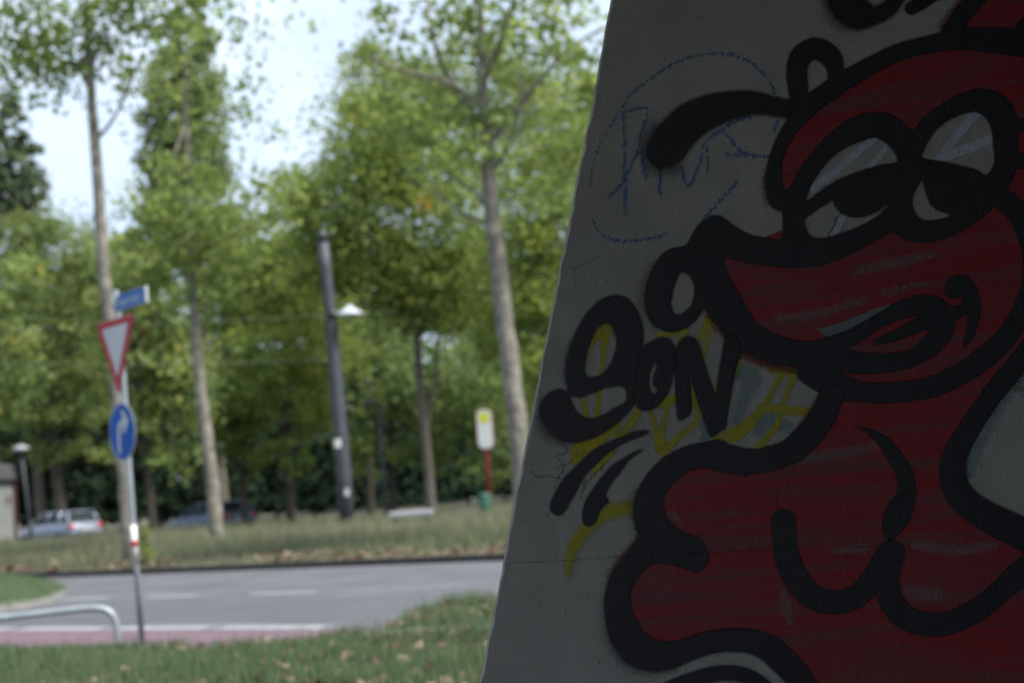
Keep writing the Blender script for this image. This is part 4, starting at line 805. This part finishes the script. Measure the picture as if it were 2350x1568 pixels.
MB().lathe(lc, [(34 / k, -1 / k), (33 / k, 1.5 / k), (20 / k, 10 / k), (9 / k, 18 / k), (5 / k, 22 / k), (2 / k, 24 / k)], 24).build('lamp_shade', 'lamp_white', mast, True)
def wire(label, pts, dp, r_=.012):
    q = catmull(pts, 8); p0 = P(pts[0][0], pts[0][1], dp); o = MB().tube([P(x, y, dp + (x - pts[0][0]) * .004) - p0 for x, y in q], r_, 6).build('overhead_wire', 'wire'); o.location = p0; tag(o, label, 'wire', 'overhead wires')
wire('upper overhead wire running left from the mast collar', [(764, 722), (600, 732), (440, 738), (250, 748), (-120, 760)], MD, .005)
wire('lower overhead wire across the trees at sign height', [(770, 826), (600, 830), (420, 834), (220, 836), (-120, 836)], MD + 1, .005)
def park_lamp(label, dp, foot, head, wpx, style):
    b = P(*foot, dp); b.z = 0; r_ = empty('park_lamp', b); tag(r_, label, 'lamp', 'park lamps'); kk = px_m(dp)
    hp = P(*head, dp) - b; MB().tube([(0, 0, -.35), hp * .5, hp], [wpx / kk / 2, wpx / kk / 2 * .85, wpx / kk / 2 * .7], 10).build('pole', 'mast', r_, True)
    if style: MB().lathe(hp, [(.05, -.12), (.30, -.05), (.33, .02), (.24, .13), (.06, .19)], 18).build('lamp_head', 'bench_grey', r_, True)
    else:
        d = P(head[0] - 24, head[1] + 4, dp) - b; MB().tube([hp, (hp + d) / 2 + Vector((0, 0, .05)), d], [.05, .05, .05], 8).build('arm', 'mast', r_)
        MB().box(tuple(d), (.5, .28, .16), 0, .05).build('lamp_head', 'mast', r_)
park_lamp('park lamp with white mushroom head beside the shed', 58, (73, 1200), (48, 1032), 8, True)
park_lamp('thin dark lamp post between mast and bench', 54, (886, 1195), (868, 924), 9, False)

# ---------------------------------------------------------------- stop sign, bin, bench, shed
TD = 40.0; tb = P(1126, 1180, TD); tb.z = 0; stop = empty('stop_sign', tb); tag(stop, 'white and red tram stop sign on a red pole', 'sign'); kk = px_m(TD)
hp = P(1116, 1030, TD) - tb; tp_ = P(1112, 945, TD) - tb
MB().tube([(0, 0, -.1), hp, tp_], [6 / kk, 5.5 / kk, 4.5 / kk], 12).build('pole', 'stop_red', stop, True)
vd = Vector((-tb.x, -tb.y, 0)).normalized(); vx = Vector((-vd.y, vd.x, 0)); vx = vx if vx.x > 0 else -vx
bc = P(1113, 985, TD) - tb; W2, H2 = 20 / kk, 47 / kk
tl = R(-2)
def sboard(name, m, kx, ky, off, par): 
    poly = rounded([(-W2 * kx, -H2 * ky), (W2 * kx, -H2 * ky), (W2 * kx, H2 * ky), (-W2 * kx, H2 * ky)], W2 * .9 * kx, 7); return fix_normals(MB().prism(poly, bc + vd * off, vx, UPZ, vd, .02).build(name, m, par))
bd = sboard('board', 'stop_red', 1, 1, .06, stop); sboard('white_face', 'plate_white', .86, .945, .075, bd)
cc = bc + Vector((0, 0, 26 / kk))
for nm, m, r_, off in (('green_ring', 'stop_green', 13.5, .096), ('yellow_disc', 'stop_yellow', 11.5, .0985)): fix_normals(MB().prism(ngon(r_ / kk, 28), cc + vd * off, vx, UPZ, vd, .002).build(nm, m, bd))
hb = MB()
for x0, x1, y0, y1 in ((-5.2, -2.4, -6, 6), (2.4, 5.2, -6, 6)): hb.prism([(x0 / kk, y0 / kk), (x1 / kk, y0 / kk), (x1 / kk, y1 / kk), (x0 / kk, y1 / kk)], cc + vd * .1012, vx, UPZ, vd, .002)
hb.prism([(-2.4 / kk, -1.4 / kk), (2.4 / kk, -1.4 / kk), (2.4 / kk, 1.4 / kk), (-2.4 / kk, 1.4 / kk)], cc + vd * .1012, vx, UPZ, vd, .002)
fix_normals(hb.build('letter_h', 'stop_green', bd))
bb = P(1116, 1186, TD - .4); bb.z = 0; bin_ = empty('litter_bin', bb); tag(bin_, 'green litter bin at the foot of the red pole', 'bin')
kz = (P(1116, 1132, TD - .4) - bb).z
MB().lathe((0, 0, 0), [(.13, .12), (.165, .18), (.185, kz - .12), (.175, kz - .1)], 18).build('drum', 'bin_green', bin_, True)
MB().lathe((0, 0, kz - .1), [(.19, 0), (.19, .05), (.10, .1)], 18).build('lid', 'bin_green', bin_, True)
MB().tube([(.0, .0, -.05), (0, 0, .14)], .04, 8).build('foot', 'mast', bin_)
BD = 36; b0 = P(945, 1198, BD); b0.z = .12; bn = empty('concrete_bench', b0); tag(bn, 'pale grey slab bench at the top of the verge', 'bench'); kb = px_m(BD)
sz = (P(945, 1180, BD) - b0).z
MB().box((0, 0, sz), (98 / kb, .5, 15 / kb), 0, .03).build('seat_slab', 'bench_grey', bn)
for sgn in (-1, 1): MB().box((sgn * 36 / kb, 0, sz / 2 - .08), (.2, .42, sz - .02), 0, .02).build('leg', 'mast', bn)
HD = 56; h0 = P(-12, 1218, HD); h0.z = 0; kh = px_m(HD); shed = empty('shed', h0); tag(shed, 'white shed with grey roof cut by the left edge', 'shed')
hz = (P(-12, 1103, HD) - h0).z; rz = (P(-12, 1066, HD) - h0).z; HW = 2.6
MB().box((-HW / 2 - .06, 1.2, hz / 2), (HW, 2.4, hz), 0, .02).build('wall', 'shed_wall', shed)
MB().box((-HW / 2 - .03, 1.2, (hz + rz) / 2 + .01), (HW + .3, 2.7, rz - hz), 0, .04).build('roof', 'shed_roof', shed)
for yy_ in (-.03, 2.43): MB().box((-.03, yy_, hz / 2), (.12, .12, hz - .02)).build('corner_trim', 'shed_trim', shed)
o = MB().lathe((0, 0, 0), [(.001, 0), (.17, .0), (.17, .03), (.001, .03)], 20).build('round_sign', 'shed_trim', shed); o.rotation_euler = (0, R(90), 0); o.location = (-.05, 1.75, (P(-12, 1148, HD) - h0).z)
MB().box((-HW / 2 - .1, -.04, .25), (HW - .3, .06, .5)).build('plinth', 'black_plastic', shed)

# ---------------------------------------------------------------- cars
def car(name, label, paint_m, dp, rear_corner, yaw, scale=1.0):
    c = G(*rear_corner) if dp is None else P(rear_corner[0], rear_corner[1], dp); c.z = 0
    r_ = empty(name, c, yaw); tag(r_, label, 'car', 'cars parked in front of the trees'); r_.scale = (scale,) * 3; r_.location.z = -.22
    # local: +y forward, origin at the rear-left bottom corner pushed to the centre line
    Lc, Wd = 4.2, 1.74
    prof = [(0.0, .35, .62, .74), (.06, .28, .95, .80), (.35, .24, 1.0, .85), (1.2, .22, .98, .87), (2.6, .22, .95, .87), (3.2, .22, .93, .86), (3.75, .26, .80, .82), (4.08, .30, .64, .72), (4.2, .36, .56, .62)]
    vs = []; m = 10
    for y, zb, zt, hw in prof:
        sec = [(-hw * .92, zb), (-hw, zb + .12), (-hw * 1.01, (zb + zt) / 2), (-hw * .97, zt - .07), (-hw * .88, zt), (hw * .88, zt), (hw * .97, zt - .07), (hw * 1.01, (zb + zt) / 2), (hw, zb + .12), (hw * .92, zb)]
        vs += [(x, y, z) for x, z in sec]
    n = len(prof); fs = [(i * m + j, i * m + (j + 1) % m, (i + 1) * m + (j + 1) % m, (i + 1) * m + j) for i in range(n - 1) for j in range(m)] + [tuple(range(m - 1, -1, -1)), tuple(range((n - 1) * m, n * m))]
    fix_normals(MB().add(vs, fs).build('body', paint_m, r_, True))
    # greenhouse: glass block inset under a painted roof and pillars
    lo = [(.16, .975, .76), (3.12, .94, .76)]; hi = [(.58, 1.44, .58), (2.30, 1.45, .58)]
    def ring(y0, y1, z0, z1, w0, w1): return [(-w0, y0, z0), (w0, y0, z0), (w1, y1, z1), (-w1, y1, z1)]
    A = [(-.76, .16, .96), (.76, .16, .96), (.76, 3.15, .92), (-.76, 3.15, .92)]; B = [(-.58, .50, 1.43), (.58, .50, 1.43), (.57, 2.25, 1.44), (-.57, 2.25, 1.44)]
    fix_normals(MB().add(A + B, [(0, 1, 5, 4), (1, 2, 6, 5), (2, 3, 7, 6), (3, 0, 4, 7)]).build('cabin_glass', 'car_glass', r_))
    rf = [(-.60, .34, 1.42), (.60, .34, 1.42), (.59, 2.30, 1.43), (-.59, 2.30, 1.43), (-.52, .44, 1.475), (.52, .44, 1.475), (.51, 2.18, 1.485), (-.51, 2.18, 1.485)]
    fix_normals(MB().add(rf, [(3, 2, 1, 0), (4, 5, 6, 7), (0, 1, 5, 4), (1, 2, 6, 5), (2, 3, 7, 6), (3, 0, 4, 7)]).build('roof', paint_m, r_, True))
    for sg in (-1, 1):
        for (ya, za, xa), (yb, zb_, xb), w_ in (((.20, .95, .775), (.44, 1.44, .585), .055), ((.95, .95, .775), (.90, 1.44, .59), .075), ((1.90, .94, .775), (1.75, 1.45, .59), .035), ((3.12, .92, .765), (2.24, 1.45, .575), .035)):
            MB().tube([(sg * xa, ya, za), (sg * (xa * .6 + xb * .4 + .012), ya * .6 + yb * .4, za * .6 + zb_ * .4), (sg * xb, yb, zb_)], w_, 8).build('pillar', paint_m, r_, True)
        for yw in (.78, 3.38):
            wh = empty('wheel', (sg * .80, yw, .31)); wh.parent = r_
            MB().lathe((0, 0, -.10), [(.20, 0), (.29, .0), (.31, .03), (.31, .17), (.29, .20), (.20, .20)], 24).build('tyre', 'tyre', wh, True)
            MB().lathe((0, 0, -.10), [(.05, .03), (.20, .02), (.205, .18), (.05, .17)], 16).build('rim', 'rim', wh, True)
            wh.rotation_euler = (0, R(90), 0)
        t_ = MB().box((sg * .70, .045, .82), (.24, .12, .17), 0, .03).build('tail_light', 'tail_red', r_)
        MB().box((sg * .93, 2.75, .98), (.18, .10, .13), 0, .03).build('wing_mirror', paint_m, r_)
        MB().box((sg * .62, 4.03, .63), (.30, .16, .12), 0, .04).build('headlight', 'lamp_white', r_)
        MB().box((sg * .875, 1.62, .82), (.03, .16, .03), 0, .01).build('door_handle', paint_m, r_)
    MB().box((0, .0, .44), (1.56, .16, .20), 0, .06).build('rear_bumper', 'black_plastic', r_); MB().box((0, 4.14, .40), (1.3, .14, .16), 0, .05).build('front_bumper', 'black_plastic', r_)
    MB().box((0, -.0, .70), (.50, .06, .115), 0, .01).build('number_plate', 'plate_white', r_)
    # rear window, slightly proud of the glass block
    return r_
car('hatchback_car', 'silver blue hatchback parked beside the shed and lamp', 'car_silver', 64, (200, 1236), R(51), 1.05)
car('hatchback_car', 'dark blue hatchback with bright red tail lights behind a tree trunk', 'car_dark', 59, (556, 1228), R(50))
# a bright weed by the post
wb = P(333, 1235, 29); wb.z = .25; wd = empty('weed', wb); tag(wd, 'small bright yellow-green weed in the grass beside the signpost', 'plant')
MB().tube([(0, 0, -.05), (.02, 0, .35), (0, .02, .75)], [.012, .009, .004], 6).build('stem', 'leaf_bright', wd)
for i in range(26):
    z = random.uniform(.1, .8); a = random.uniform(0, 6.28); l_ = .2 * (1.1 - z * .6); c = Vector((math.cos(a) * l_ * .6, math.sin(a) * l_ * .6, z)); d = Vector((math.cos(a), math.sin(a), -.3)) * l_ * .6; s2 = Vector((-math.sin(a), math.cos(a), .2)) * l_ * .35
    MB().add([c - d, c - s2, c + d, c + s2], [(0, 1, 2, 3)]).build('leaf', 'leaf_bright', wd)
